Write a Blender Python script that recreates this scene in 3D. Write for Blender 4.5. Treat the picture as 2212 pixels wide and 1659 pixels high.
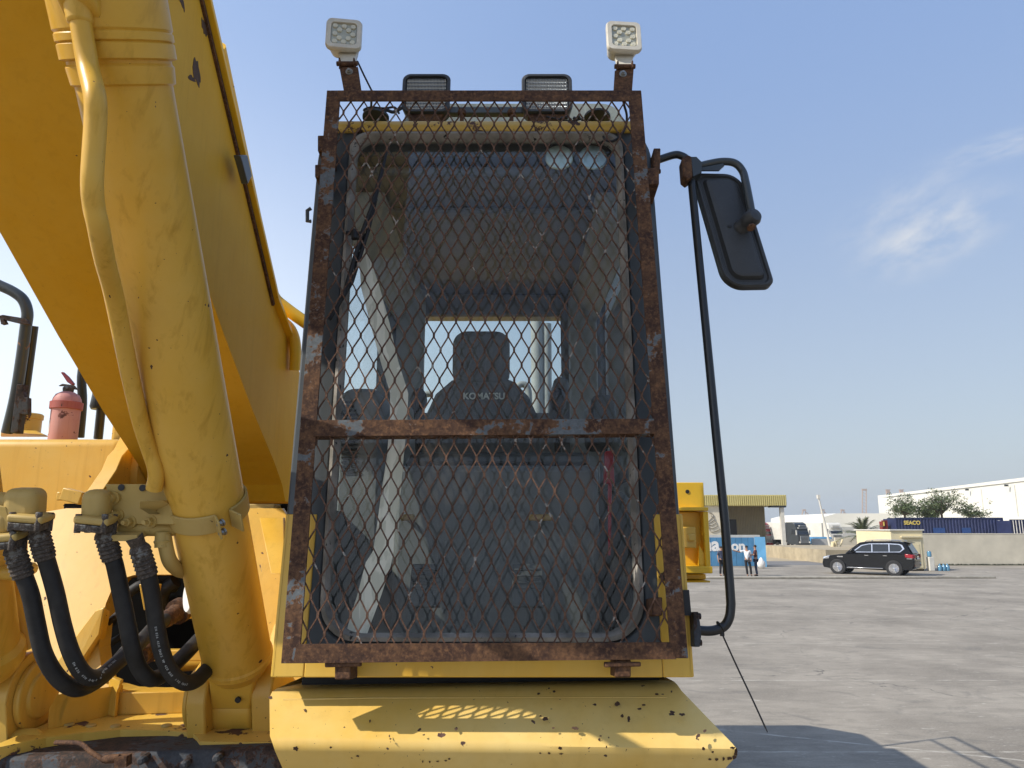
import bpy, bmesh, math, random
from mathutils import Vector, Matrix, Euler
random.seed(7)
S = bpy.context.scene
COL = S.collection
for o in list(bpy.data.objects):
    bpy.data.objects.remove(o)

# ------------------------------------------------------------------ camera, sun, sky, exposure
CAM_H = 2.9
PITCH = math.radians(10.88)
FPX = 1600.0; CX = 1106.0; CY = 829.5          # focal length and centre in picture units (2212 wide)
cam_d = bpy.data.cameras.new('camera'); cam = bpy.data.objects.new('camera', cam_d); COL.objects.link(cam)
cam.location = (0, 0, CAM_H); cam.rotation_euler = (math.radians(90) + PITCH, 0, 0)
cam_d.sensor_width = 36; cam_d.lens = FPX / 2212 * 36
cam_d.clip_start = 0.05; cam_d.clip_end = 9000
S.camera = cam
S.render.resolution_x = 1024; S.render.resolution_y = 768

SUN_EL = math.radians(41)
SUN_AZ = math.radians(20)      # how far towards the camera side of due left
sdir = Vector((-math.cos(SUN_EL) * math.cos(SUN_AZ), -math.cos(SUN_EL) * math.sin(SUN_AZ), math.sin(SUN_EL)))
sun_d = bpy.data.lights.new('sun', 'SUN'); sun_d.energy = 3.9; sun_d.angle = math.radians(0.53); sun_d.color = (1, .93, .82)
sun = bpy.data.objects.new('sun', sun_d); COL.objects.link(sun)
sun.rotation_euler = sdir.to_track_quat('Z', 'Y').to_euler(); sun.location = (-20, -8, 20)

W = bpy.data.worlds.new('World'); S.world = W; W.use_nodes = True
wn = W.node_tree.nodes; wl = W.node_tree.links; wn.clear()
sky = wn.new('ShaderNodeTexSky'); sky.sky_type = 'NISHITA'; sky.sun_disc = False
sky.sun_elevation = SUN_EL
sky.sun_rotation = math.atan2(sdir.x, sdir.y)
sky.air_density = 1.2; sky.dust_density = 1.6; sky.ozone_density = 2.0; sky.altitude = 0
bg = wn.new('ShaderNodeBackground'); bg.inputs[1].default_value = 0.15
out = wn.new('ShaderNodeOutputWorld'); wl.new(bg.outputs[0], out.inputs[0])

def raw_dir(px, py):
    x = (px - CX) / FPX; y = (CY - py) / FPX
    c, s = math.cos(PITCH), math.sin(PITCH)
    return Vector((x, c - y * s, y * c + s))       # forward component along Y for unit camera depth

# thin clouds low in the right-hand sky: noise in view direction round two directions of the sky
tc = wn.new('ShaderNodeTexCoord')
def cloud_mask(px, py, along, r1, r2, gain, thr, wseed):
    d = raw_dir(px, py).normalized()
    a = (raw_dir(px + along[0], py + along[1]).normalized() - d).normalized()
    b = d.cross(a).normalized()
    sub = wn.new('ShaderNodeVectorMath'); sub.operation = 'SUBTRACT'; wl.new(tc.outputs['Generated'], sub.inputs[0]); sub.inputs[1].default_value = d
    cs = []
    for ax, r in ((a, r1), (b, r2), (d, .5)):
        dt = wn.new('ShaderNodeVectorMath'); dt.operation = 'DOT_PRODUCT'; wl.new(sub.outputs[0], dt.inputs[0]); dt.inputs[1].default_value = ax / r
        cs.append(dt.outputs['Value'])
    cmb = wn.new('ShaderNodeCombineXYZ')
    for i, c_ in enumerate(cs): wl.new(c_, cmb.inputs[i])
    ln = wn.new('ShaderNodeVectorMath'); ln.operation = 'LENGTH'; wl.new(cmb.outputs[0], ln.inputs[0])
    mr = wn.new('ShaderNodeMapRange'); mr.interpolation_type = 'SMOOTHSTEP'
    mr.inputs[1].default_value = 1.0; mr.inputs[2].default_value = 0.1; mr.inputs[3].default_value = 0; mr.inputs[4].default_value = 1
    wl.new(ln.outputs['Value'], mr.inputs[0])
    nz = wn.new('ShaderNodeTexNoise'); nz.noise_dimensions = '4D'; nz.inputs['W'].default_value = wseed
    nz.inputs['Scale'].default_value = 2.2; nz.inputs['Detail'].default_value = 8; nz.inputs['Roughness'].default_value = .55; nz.inputs['Distortion'].default_value = .15
    wl.new(cmb.outputs[0], nz.inputs['Vector'])
    m2 = wn.new('ShaderNodeMapRange'); m2.inputs[1].default_value = thr; m2.inputs[2].default_value = thr + .28; wl.new(nz.outputs[0], m2.inputs[0])
    mu = wn.new('ShaderNodeMath'); mu.operation = 'MULTIPLY'; wl.new(mr.outputs[0], mu.inputs[0]); wl.new(m2.outputs[0], mu.inputs[1])
    mg = wn.new('ShaderNodeMath'); mg.operation = 'MULTIPLY'; wl.new(mu.outputs[0], mg.inputs[0]); mg.inputs[1].default_value = gain
    return mg.outputs[0]
ms = [cloud_mask(2010, 505, (60, -28), .115, .058, 1.0, .38, 3.1),
      cloud_mask(1940, 455, (60, -40), .11, .05, .45, .38, 8.4),
      cloud_mask(2160, 318, (60, -18), .09, .022, .45, .34, 5.2)]
acc = ms[0]
for m_ in ms[1:]:
    ad = wn.new('ShaderNodeMath'); ad.operation = 'MAXIMUM'; wl.new(acc, ad.inputs[0]); wl.new(m_, ad.inputs[1]); acc = ad.outputs[0]
mixc = wn.new('ShaderNodeMix'); mixc.data_type = 'RGBA'
# hazy air of the gulf coast: the clear-sky model is veiled by pale aerosol, stronger low down and towards the sun
sx = wn.new('ShaderNodeSeparateXYZ'); wl.new(tc.outputs['Generated'], sx.inputs[0])
def wr(v, a, b_, c=0, d=1):
    n = wn.new('ShaderNodeMapRange'); n.interpolation_type = 'SMOOTHSTEP'; wl.new(v, n.inputs[0])
    for i, x in enumerate((a, b_, c, d)): n.inputs[i + 1].default_value = x
    return n.outputs[0]
def wm(f, a, b_):
    n = wn.new('ShaderNodeMix'); n.data_type = 'RGBA'
    if isinstance(f, float): n.inputs[0].default_value = f
    else: wl.new(f, n.inputs[0])
    for i, x in ((6, a), (7, b_)):
        if isinstance(x, tuple): n.inputs[i].default_value = (*x, 1)
        else: wl.new(x, n.inputs[i])
    return n.outputs[2]
right = wm(wr(sx.outputs[2], 0, .62), (2.3, 2.58, 2.92), (1.35, 2.0, 3.45))
left = wm(wr(sx.outputs[2], .08, .62), (5.4, 5.75, 6.2), (1.9, 2.6, 4.1))
veil = wm(wr(sx.outputs[0], .22, -.5), right, left)
skyv = wm(.80, sky.outputs[0], veil)
wl.new(acc, mixc.inputs[0]); wl.new(skyv, mixc.inputs[6]); mixc.inputs[7].default_value = (3.2, 3.4, 3.75, 1)
wl.new(mixc.outputs[2], bg.inputs[0])

S.view_settings.view_transform = 'Standard'; S.view_settings.look = 'None'; S.view_settings.gamma = 1
S.view_settings.exposure = 0.5
S.render.engine = 'CYCLES'
S.cycles.max_bounces = 10; S.cycles.transparent_max_bounces = 16; S.cycles.glossy_bounces = 4; S.cycles.volume_bounces = 0

# ------------------------------------------------------------------ picture-to-place helpers
def C(px, py, cz):                      # point at camera depth cz
    d = raw_dir(px, py); return Vector((0, 0, CAM_H)) + d * cz
def A(px, py, Y):                       # point at forward distance Y
    d = raw_dir(px, py); return Vector((0, 0, CAM_H)) + d * (Y / d.y)
def G(px, py, z=0.0):                   # point on the ground
    d = raw_dir(px, py); return Vector((0, 0, CAM_H)) + d * ((z - CAM_H) / d.z)
PO = Vector((0, 1.916, 2.576)); PU = Vector((1, 0, 0)); PV = Vector((0, .1314, .99133)); PN = Vector((0, -.99133, .1314))
def FP(px, py, n=0.0):                  # point on the leaning cab front, n metres in front of the guard plane
    d = raw_dir(px, py); o = Vector((0, 0, CAM_H)); q = PO + PN * n
    t = (q - o).dot(PN) / d.dot(PN); return o + d * t
def Q(u, v, n=0.0): return PO + PU * u + PV * v + PN * n
def uv(p): return ((p - PO).dot(PU), (p - PO).dot(PV))

# ------------------------------------------------------------------ materials
def newmat(name):
    m = bpy.data.materials.new(name); m.use_nodes = True
    nt = m.node_tree; b = nt.nodes['Principled BSDF']; return m, nt, b
def nd(nt, t, **kw):
    n = nt.nodes.new(t)
    for k, v in kw.items(): setattr(n, k, v)
    return n
def coords(nt, scale=(1, 1, 1)):
    t = nd(nt, 'ShaderNodeTexCoord'); mp = nd(nt, 'ShaderNodeMapping'); nt.links.new(t.outputs['Object'], mp.inputs[0]); mp.inputs['Scale'].default_value = scale
    return mp.outputs[0]
def noise(nt, vec, scale, detail=5, rough=.55, dist=0):
    n = nd(nt, 'ShaderNodeTexNoise'); nt.links.new(vec, n.inputs['Vector'])
    n.inputs['Scale'].default_value = scale; n.inputs['Detail'].default_value = detail; n.inputs['Roughness'].default_value = rough; n.inputs['Distortion'].default_value = dist
    return n.outputs[0]
def rng(nt, v, a, b, c=0, d=1):
    n = nd(nt, 'ShaderNodeMapRange'); nt.links.new(v, n.inputs[0])
    for i, x in enumerate((a, b, c, d)): n.inputs[i + 1].default_value = x
    return n.outputs[0]
def mth(nt, op, a, b=None):
    n = nd(nt, 'ShaderNodeMath', operation=op)
    for i, x in enumerate((a, b)):
        if x is None: continue
        if isinstance(x, (int, float)): n.inputs[i].default_value = x
        else: nt.links.new(x, n.inputs[i])
    return n.outputs[0]
def mix(nt, f, a, b):
    n = nd(nt, 'ShaderNodeMix', data_type='RGBA')
    if isinstance(f, (int, float)): n.inputs[0].default_value = f
    else: nt.links.new(f, n.inputs[0])
    for i, x in ((6, a), (7, b)):
        if isinstance(x, tuple): n.inputs[i].default_value = (*x, 1)
        else: nt.links.new(x, n.inputs[i])
    return n.outputs[2]
def bump(nt, b, h, strength=.3, dist=.01):
    n = nd(nt, 'ShaderNodeBump'); n.inputs['Strength'].default_value = strength; n.inputs['Distance'].default_value = dist
    nt.links.new(h, n.inputs['Height']); nt.links.new(n.outputs[0], b.inputs['Normal'])
def plain(name, col, rough=.5, metal=0, nscale=0, namp=.15, bmp=0, spec=.5, emit=None):
    m, nt, b = newmat(name)
    b.inputs['Roughness'].default_value = rough; b.inputs['Metallic'].default_value = metal; b.inputs['Specular IOR Level'].default_value = spec
    v = coords(nt); ns = nscale or 14
    n1 = noise(nt, v, ns, 6, .6); n2 = noise(nt, v, ns * .13, 3)
    f = mth(nt, 'MULTIPLY', n1, n2)
    k = rng(nt, f, .12, .4, 0, 1)
    lo = tuple(c * (1 - namp) for c in col); hi = tuple(min(1, c * (1 + namp)) for c in col)
    nt.links.new(mix(nt, k, lo, hi), b.inputs['Base Color'])
    if bmp: bump(nt, b, n1, bmp, .004)
    if emit: b.inputs['Emission Color'].default_value = (*emit[0], 1); b.inputs['Emission Strength'].default_value = emit[1]
    return m
def paint(name, base, faded, chips=1.0, cscale=14, patch=0.0, streak=.3, rough=.38, rust=(.055, .028, .02), pscale=5, spec=.5):
    """worn machine paint: sun-faded blotches, run marks, small chips and larger flaked patches"""
    m, nt, b = newmat(name); v = coords(nt); b.inputs['Specular IOR Level'].default_value = spec
    n1 = noise(nt, v, 2.3, 5, .6); n2 = noise(nt, v, 22, 5, .6)
    col = mix(nt, rng(nt, n1, .35, .68), base, faded)
    dark = tuple(c * .72 for c in base)
    vs = coords(nt, (1, 1, .06)); st = noise(nt, vs, 26, 5, .65, .4)
    col = mix(nt, mth(nt, 'MULTIPLY', rng(nt, st, .52, .78), streak), col, dark)
    col = mix(nt, mth(nt, 'MULTIPLY', rng(nt, n2, .45, .75), .18), col, tuple(c * .8 for c in faded))
    # grime spots
    vd = nd(nt, 'ShaderNodeVectorMath', operation='ADD'); nt.links.new(v, vd.inputs[0])
    nn = nd(nt, 'ShaderNodeTexNoise'); nt.links.new(v, nn.inputs['Vector']); nn.inputs['Scale'].default_value = 60; nn.inputs['Detail'].default_value = 4
    sc = nd(nt, 'ShaderNodeVectorMath', operation='SCALE'); nt.links.new(nn.outputs['Color'], sc.inputs[0]); sc.inputs['Scale'].default_value = .022; nt.links.new(sc.outputs[0], vd.inputs[1])
    msk = None
    for s_, hi in ((cscale, .17), (cscale * 2.6, .17), (cscale * 5.5, .16), (cscale * .5, .075)):
        vo = nd(nt, 'ShaderNodeTexVoronoi'); nt.links.new(vd.outputs[0], vo.inputs['Vector']); vo.inputs['Scale'].default_value = s_
        sp = nd(nt, 'ShaderNodeSeparateColor'); nt.links.new(vo.outputs['Color'], sp.inputs[0])
        th = mth(nt, 'MULTIPLY', rng(nt, sp.outputs[0], 1 - .38 * chips, 1.0), hi * min(1.3, chips + .2))
        k = mth(nt, 'LESS_THAN', vo.outputs['Distance'], th)
        msk = k if msk is None else mth(nt, 'MAXIMUM', msk, k)
    if patch:
        pn = noise(nt, v, pscale, 7, .62, .3)
        msk = mth(nt, 'MAXIMUM', msk, rng(nt, pn, .74 - patch, .755 - patch))
    rc = mix(nt, rng(nt, n2, .4, .6), rust, tuple(min(1, c * 2.1) for c in rust))
    if chips > .65:
        vh = nd(nt, 'ShaderNodeTexVoronoi'); vz = nd(nt, 'ShaderNodeVectorMath', operation='MULTIPLY'); nt.links.new(vd.outputs[0], vz.inputs[0]); vz.inputs[1].default_value = (1, 1, .42); nt.links.new(vz.outputs[0], vh.inputs['Vector']); vh.inputs['Scale'].default_value = 5.5
        s2 = nd(nt, 'ShaderNodeSeparateColor'); nt.links.new(vh.outputs['Color'], s2.inputs[0])
        hk = mth(nt, 'MULTIPLY', rng(nt, vh.outputs['Distance'], .30, .02), mth(nt, 'GREATER_THAN', s2.outputs[1], .72))
        col = mix(nt, mth(nt, 'MULTIPLY', hk, mth(nt, 'MULTIPLY', rng(nt, n2, .35, .6), .75)), col, (.50, .22, .035))
    nt.links.new(mix(nt, msk, col, rc), b.inputs['Base Color'])
    nt.links.new(mix(nt, msk, (rough,) * 3, (.85,) * 3), b.inputs['Roughness'])
    h = mth(nt, 'SUBTRACT', mth(nt, 'MULTIPLY', n2, .25), mth(nt, 'MULTIPLY', msk, .8)); bump(nt, b, h, .35, .0015)
    return m
def rustmat(name, paintamt=.0, dark=(.045, .022, .015), mid=(.112, .056, .028), orange=(.20, .10, .046), grey=(.125, .14, .15), sc=1.0, bmp=.7):
    m, nt, b = newmat(name); v = coords(nt)
    a = noise(nt, v, 90 * sc, 6, .7); c_ = noise(nt, v, 16 * sc, 6, .6); d_ = noise(nt, v, 5 * sc, 4, .55, .5)
    col = mix(nt, rng(nt, c_, .38, .62), dark, mid)
    col = mix(nt, rng(nt, a, .5, .72), col, orange)
    col = mix(nt, rng(nt, a, .47, .3), col, tuple(x * .6 for x in dark))
    if paintamt:
        e = noise(nt, v, 34 * sc, 8, .68, .35); big = noise(nt, v, 6.5 * sc, 3)
        s_ = mth(nt, 'ADD', e, mth(nt, 'MULTIPLY', mth(nt, 'SUBTRACT', big, .5), 1.1))
        k = rng(nt, s_, .66 - paintamt, .685 - paintamt)
        col = mix(nt, rng(nt, s_, .64 - paintamt, .662 - paintamt, 0, .7), col, orange)
        col = mix(nt, k, col, mix(nt, rng(nt, a, .4, .7), tuple(x * .75 for x in grey), tuple(x * 1.15 for x in grey)))
    nt.links.new(col, b.inputs['Base Color']); b.inputs['Roughness'].default_value = .82; b.inputs['Specular IOR Level'].default_value = .3
    bump(nt, b, mth(nt, 'ADD', a, mth(nt, 'MULTIPLY', c_, 1.5)), bmp, .002)
    return m
def glassmat(name, tint=(.8, .86, .84), ior=1.5, dust=.06, dcol=(.42, .42, .38), rough=0.0):
    m, nt, b = newmat(name); nt.nodes.remove(b); o = nt.nodes['Material Output']
    v = coords(nt)
    tr = nd(nt, 'ShaderNodeBsdfTransparent'); tr.inputs[0].default_value = (*tint, 1)
    gl = nd(nt, 'ShaderNodeBsdfGlossy'); gl.inputs['Roughness'].default_value = rough
    fr = nd(nt, 'ShaderNodeFresnel'); fr.inputs[0].default_value = ior
    m1 = nd(nt, 'ShaderNodeMixShader'); nt.links.new(fr.outputs[0], m1.inputs[0]); nt.links.new(tr.outputs[0], m1.inputs[1]); nt.links.new(gl.outputs[0], m1.inputs[2])
    df = nd(nt, 'ShaderNodeBsdfDiffuse'); df.inputs[0].default_value = (*dcol, 1)
    n1 = noise(nt, v, 2.2, 6, .6); n2 = noise(nt, coords(nt, (1, 1, .15)), 30, 5, .6); sp = noise(nt, v, 160, 3)
    f = mth(nt, 'ADD', rng(nt, n1, .35, .7, dust * .5, dust * 1.6), mth(nt, 'ADD', rng(nt, n2, .6, .8, 0, dust * .8), rng(nt, sp, .72, .76, 0, .25)))
    m2 = nd(nt, 'ShaderNodeMixShader'); nt.links.new(f, m2.inputs[0]); nt.links.new(m1.outputs[0], m2.inputs[1]); nt.links.new(df.outputs[0], m2.inputs[2])
    nt.links.new(m2.outputs[0], o.inputs[0]); return m

M = {}
M['yel'] = paint('yellow_paint', (.68, .385, .028), (.70, .45, .08), .45, 13, 0, .25)
M['yelf'] = paint('faded_yellow_paint', (.68, .42, .08), (.74, .54, .19), .7, 17, .0, .3)
M['yelbody'] = paint('worn_body_yellow_paint', (.59, .33, .03), (.61, .385, .075), .5, 15, .045, .55)
M['yelcyl'] = paint('cylinder_yellow_paint', (.62, .335, .022), (.68, .415, .075), .5, 16, 0, .95, spec=.35)
M['yelboom'] = paint('boom_yellow_paint', (.62, .335, .012), (.66, .385, .035), .3, 10, 0, .35, rough=.6, spec=.18)
M['yelchip'] = paint('flaking_yellow_paint', (.66, .40, .05), (.69, .48, .12), .8, 14, .16, .3, pscale=7)
M['yeldeep'] = paint('deep_yellow_paint', (.74, .43, .012), (.78, .48, .03), .35, 9, 0, .2)
M['cream'] = paint('dusty_yellow_paint', (.40, .27, .058), (.48, .345, .12), .5, 16, .05, .3, rough=.6)
M['cabgrey'] = paint('dark_grey_paint', (.05, .06, .067), (.075, .085, .09), .35, 20, 0, .3, rust=(.1, .1, .09))
M['rust'] = rustmat('rusted_steel', .0)
M['rustp'] = rustmat('rusted_steel_with_grey_paint', .055)
M['rustpp'] = rustmat('rusted_steel_with_more_paint', .115)
M['rustm'] = rustmat('rusted_mesh', -.035, dark=(.05, .027, .018), mid=(.125, .066, .042), orange=(.21, .115, .072), grey=(.3, .28, .25), sc=1.6)
M['turn'] = rustmat('grimy_turntable_steel', .14, dark=(.02, .018, .018), mid=(.05, .03, .022), orange=(.1, .05, .03), grey=(.06, .066, .075))
M['ferr'] = rustmat('corroded_fitting', .02, dark=(.045, .038, .032), mid=(.09, .072, .058), orange=(.16, .13, .11), grey=(.18, .18, .17), sc=2.5, bmp=.2)
M['black'] = plain('black_rubber', (.012, .012, .013), .55, bmp=.1)
M['hose'] = plain('hydraulic_hose_rubber', (.018, .0175, .017), .62, nscale=25, namp=.5, bmp=.2, spec=.35)
M['plast'] = plain('black_plastic', (.035, .037, .04), .5, nscale=160, bmp=.25)
M['steelgrey'] = paint('grey_tube_paint', (.032, .038, .042), (.05, .058, .06), .5, 18, .07, .2, rough=.3, rust=(.12, .055, .028), pscale=9)
M['blacktube'] = plain('black_tube_paint', (.016, .017, .018), .28, bmp=.04)
def gasket():
    m, nt, b = newmat('weathered_gasket'); v = coords(nt)
    a = noise(nt, v, 40, 6, .65); c_ = noise(nt, v, 9, 5, .6)
    col = mix(nt, rng(nt, c_, .4, .62), (.15, .14, .12), (.33, .305, .265)); col = mix(nt, rng(nt, mth(nt, 'ADD', a, mth(nt, 'MULTIPLY', c_, .4)),   .84, .87), col, (.012, .012, .012))
    nt.links.new(col, b.inputs['Base Color']); b.inputs['Roughness'].default_value = .8; bump(nt, b, a, .5, .003); return m
M['gasket'] = gasket()
M['glass'] = glassmat('windscreen_glass', (.80, .84, .83), 1.5, .05, (.44, .42, .37))
M['sideglass'] = glassmat('side_glass', (.90, .98, .98), 1.15, .07, (.5, .55, .53))
M['ig'] = plain('interior_grey_trim', (.155, .158, .155), .6, bmp=.1)
M['igd'] = plain('interior_dark_trim', (.075, .08, .082), .6)
M['igl'] = plain('interior_light_trim', (.36, .375, .375), .65)
M['seat'] = plain('seat_fabric', (.13, .13, .13), .85, nscale=90, bmp=.3)
M['seatl'] = plain('seat_fabric_pale', (.2, .2, .19), .9, nscale=90, bmp=.3)
M['letter'] = plain('embroidery', (.7, .7, .64), .8)
M['orangedark'] = plain('brown_plastic', (.4, .24, .06), .5)
M['whitelamp'] = plain('white_lamp_casting', (.58, .55, .47), .5, nscale=50, namp=.12, bmp=.12)
M['led'] = plain('lamp_reflector_face', (.42, .41, .32), .3, metal=.3, nscale=60)
M['bead'] = plain('led_lens', (.62, .60, .48), .2)
M['lens'] = plain('ribbed_lens', (.34, .36, .37), .08, metal=.75)
M['nut'] = plain('zinc_nut', (.3, .29, .26), .35, metal=.7)
M['red'] = plain('red_plastic', (.45, .015, .03), .4)
M['redfade'] = paint('faded_red_paint', (.42, .15, .13), (.52, .27, .24), .6, 7, .15, .8, rough=.6, rust=(.09, .035, .03), pscale=9)
M['redband'] = paint('weathered_red_band', (.30, .05, .04), (.36, .10, .08), .5, 10, .1, .9, rough=.6)
M['redgloss'] = plain('dark_red_lever', (.18, .012, .015), .3)
M['white'] = plain('white_paint', (.74, .72, .68), .6)
M['whitepl'] = plain('white_plastic', (.75, .76, .76), .4)
def sunlit_dust():  # mottled glass dust with the sunlight on it painted in
    m, nt, b = newmat('painted_sunlit_dust'); v = coords(nt, (1, 1, .35))
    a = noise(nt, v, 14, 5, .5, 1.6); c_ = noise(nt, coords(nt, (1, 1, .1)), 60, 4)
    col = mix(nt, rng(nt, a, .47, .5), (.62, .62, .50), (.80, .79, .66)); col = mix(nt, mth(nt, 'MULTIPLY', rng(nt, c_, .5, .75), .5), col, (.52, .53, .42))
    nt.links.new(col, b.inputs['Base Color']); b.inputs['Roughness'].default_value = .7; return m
M['sunlit_dust'] = sunlit_dust()
M['visor'] = glassmat('roof_visor_sheet', (.55, .62, .6), 1.5, .35, (.5, .55, .52), .1)
M['mirror'] = plain('mirror_glass', (.8, .8, .8), .02, metal=1)

M['chip'] = plain('exposed_rusty_metal', (.075, .04, .024), .85, nscale=60, namp=.3)
M['dark'] = plain('painted_shade_black', (.008, .008, .008), .95, spec=.05)  # near-black colour that paints in shade, for the compartment and eye gaps
M['brownfloor'] = plain('painted_shade_floor', (.07, .045, .022), .8, nscale=8, namp=.3)  # dark brown paints the shade on the compartment floor
# ------------------------------------------------------------------ mesh building
WO = {}                                                   # world origin of each built object
class MB:
    def __init__(s): s.v = []; s.f = []
    def add(s, vs, fs):
        b = len(s.v); s.v += [Vector(p) for p in vs]; s.f += [tuple(b + i for i in f) for f in fs]; return s
    def box(s, c, size, rot=None):
        R = rot if isinstance(rot, Matrix) else (Euler(rot).to_matrix() if rot else Matrix.Identity(3))
        hx, hy, hz = size[0] / 2, size[1] / 2, size[2] / 2
        vs = [Vector(c) + R @ Vector((x, y, z)) for x in (-hx, hx) for y in (-hy, hy) for z in (-hz, hz)]
        return s.add(vs, [(0, 1, 3, 2), (4, 6, 7, 5), (0, 4, 5, 1), (2, 3, 7, 6), (0, 2, 6, 4), (1, 5, 7, 3)])
    def bx(s, x0, x1, y0, y1, z0, z1): return s.box(((x0 + x1) / 2, (y0 + y1) / 2, (z0 + z1) / 2), (x1 - x0, y1 - y0, z1 - z0))
    def hexa(s, a, b):                                    # two quads (lists of 4) joined
        return s.add(list(a) + list(b), [(0, 1, 2, 3), (7, 6, 5, 4), (0, 4, 5, 1), (1, 5, 6, 2), (2, 6, 7, 3), (3, 7, 4, 0)])
    def prism(s, poly, d):                                # polygon extruded along d
        n = len(poly); d = Vector(d); vs = [Vector(p) for p in poly] + [Vector(p) + d for p in poly]
        return s.add(vs, [tuple(range(n)), tuple(range(2 * n - 1, n - 1, -1))] + [(i, i + n, (i + 1) % n + n, (i + 1) % n) for i in range(n)])
    def ring(s, outer, inner, d):                         # plate with a hole
        n = len(outer); d = Vector(d); O = [Vector(p) for p in outer]; I = [Vector(p) for p in inner]
        vs = O + I + [p + d for p in O] + [p + d for p in I]; f = []
        for i in range(n):
            j = (i + 1) % n
            f += [(i, j, n + j, n + i), (2 * n + i, 3 * n + i, 3 * n + j, 2 * n + j), (i, 2 * n + i, 2 * n + j, j), (n + i, n + j, 3 * n + j, 3 * n + i)]
        return s.add(vs, f)
    def tube(s, pts, r, seg=12, cap=True, closed=False):
        pts = [Vector(p) for p in pts]; n = len(pts); rs = r if isinstance(r, (list, tuple)) else [r] * n
        up = None; b = len(s.v)
        for i, p in enumerate(pts):
            a = pts[i - 1] if (i or closed) else p; c = pts[(i + 1) % n] if (i < n - 1 or closed) else p
            t = (c - a).normalized()
            if up is None:
                up = Vector((0, 0, 1)) if abs(t.z) < .9 else Vector((1, 0, 0))
            x = t.cross(up).normalized(); up = x.cross(t).normalized()
            for k in range(seg):
                an = 2 * math.pi * k / seg; s.v.append(p + (x * math.cos(an) + up * math.sin(an)) * rs[i])
        m = n if closed else n - 1
        for i in range(m):
            for k in range(seg):
                k2 = (k + 1) % seg; i2 = (i + 1) % n
                s.f.append((b + i * seg + k, b + i * seg + k2, b + i2 * seg + k2, b + i2 * seg + k))
        if cap and not closed:
            s.f.append(tuple(b + k for k in range(seg - 1, -1, -1))); s.f.append(tuple(b + (n - 1) * seg + k for k in range(seg)))
        return s
    def lathe(s, o, axis, prof, seg=32):                  # prof: (distance along axis, radius)
        o = Vector(o); a = Vector(axis).normalized()
        return s.tube([o + a * h for h, r in prof], [max(r, .0003) for h, r in prof], seg)
    def sphere(s, c, r, seg=16, sc=(1, 1, 1)):
        c = Vector(c); rr = seg // 2
        vs = []; 
        for i in range(rr + 1):
            th = math.pi * i / rr
            for k in range(seg):
                an = 2 * math.pi * k / seg; vs.append(c + Vector((math.sin(th) * math.cos(an) * r * sc[0], math.sin(th) * math.sin(an) * r * sc[1], math.cos(th) * r * sc[2])))
        return s.add(vs, [(i * seg + k, (i + 1) * seg + k, (i + 1) * seg + (k + 1) % seg, i * seg + (k + 1) % seg) for i in range(rr) for k in range(seg)])
    def build(s, name, m, parent=None, smooth=False, bevel=0, origin=None, bseg=2, subd=0, ang=40):
        if origin is None:
            lo = [min(p[i] for p in s.v) for i in range(3)]; hi = [max(p[i] for p in s.v) for i in range(3)]
            origin = Vector(((lo[0] + hi[0]) / 2, (lo[1] + hi[1]) / 2, lo[2] if parent is None else (lo[2] + hi[2]) / 2))
        me = bpy.data.meshes.new(name); me.from_pydata([p - origin for p in s.v], [], s.f)
        bm = bmesh.new(); bm.from_mesh(me); bmesh.ops.remove_doubles(bm, verts=bm.verts, dist=1e-5); bmesh.ops.recalc_face_normals(bm, faces=bm.faces); bm.to_mesh(me); bm.free()
        me.materials.append(M[m] if isinstance(m, str) else m)
        o = bpy.data.objects.new(name, me); COL.objects.link(o); WO[o] = Vector(origin)
        if parent is not None: o.parent = parent; o.location = origin - WO[parent]
        else: o.location = origin
        if bevel:
            md = o.modifiers.new('bevel', 'BEVEL'); md.width = bevel; md.segments = bseg; md.limit_method = 'ANGLE'; md.angle_limit = math.radians(35); md.harden_normals = False
        if subd: md = o.modifiers.new('sub', 'SUBSURF'); md.levels = subd; md.render_levels = subd
        if smooth or bevel:
            for p in me.polygons: p.use_smooth = True
            try:
                me.set_sharp_from_angle(angle=math.radians(ang))
            except Exception: pass
        return o
def thing(name, label, cat, loc=(0, 0, 0), group=None, rz=0):
    o = bpy.data.objects.new(name, None); o.empty_display_size = .2; COL.objects.link(o); o.location = loc; o.rotation_euler = (0, 0, rz); WO[o] = Vector(loc)
    tag(o, label, cat, group); return o
def tag(o, label, cat, group=None):
    o['label'] = label; o['category'] = cat
    if group: o['group'] = group
    return o
def struct(o, kind='structure'): o['kind'] = kind; return o
def dup(root, loc=None, label=None, rz=None):
    r = root.copy(); COL.objects.link(r)
    if loc is not None: r.location = loc
    if rz is not None: r.rotation_euler = (0, 0, rz)
    if label: r['label'] = label
    for ch in list(root.children):
        c = ch.copy(); COL.objects.link(c); c.parent = r
        for g in list(ch.children):
            d = g.copy(); COL.objects.link(d); d.parent = c
    return r
def smoothpath(pts, n=6):                                 # Catmull-Rom
    pts = [Vector(p) for p in pts]; P_ = [pts[0] * 2 - pts[1]] + pts + [pts[-1] * 2 - pts[-2]]; o = []
    for i in range(1, len(P_) - 2):
        a, b, c, d = P_[i - 1:i + 3]
        for k in range(n):
            t = k / n; o.append(.5 * ((2 * b) + (c - a) * t + (2 * a - 5 * b + 4 * c - d) * t * t + (3 * b - a - 3 * c + d) * t ** 3))
    return o + [pts[-1]]
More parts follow.
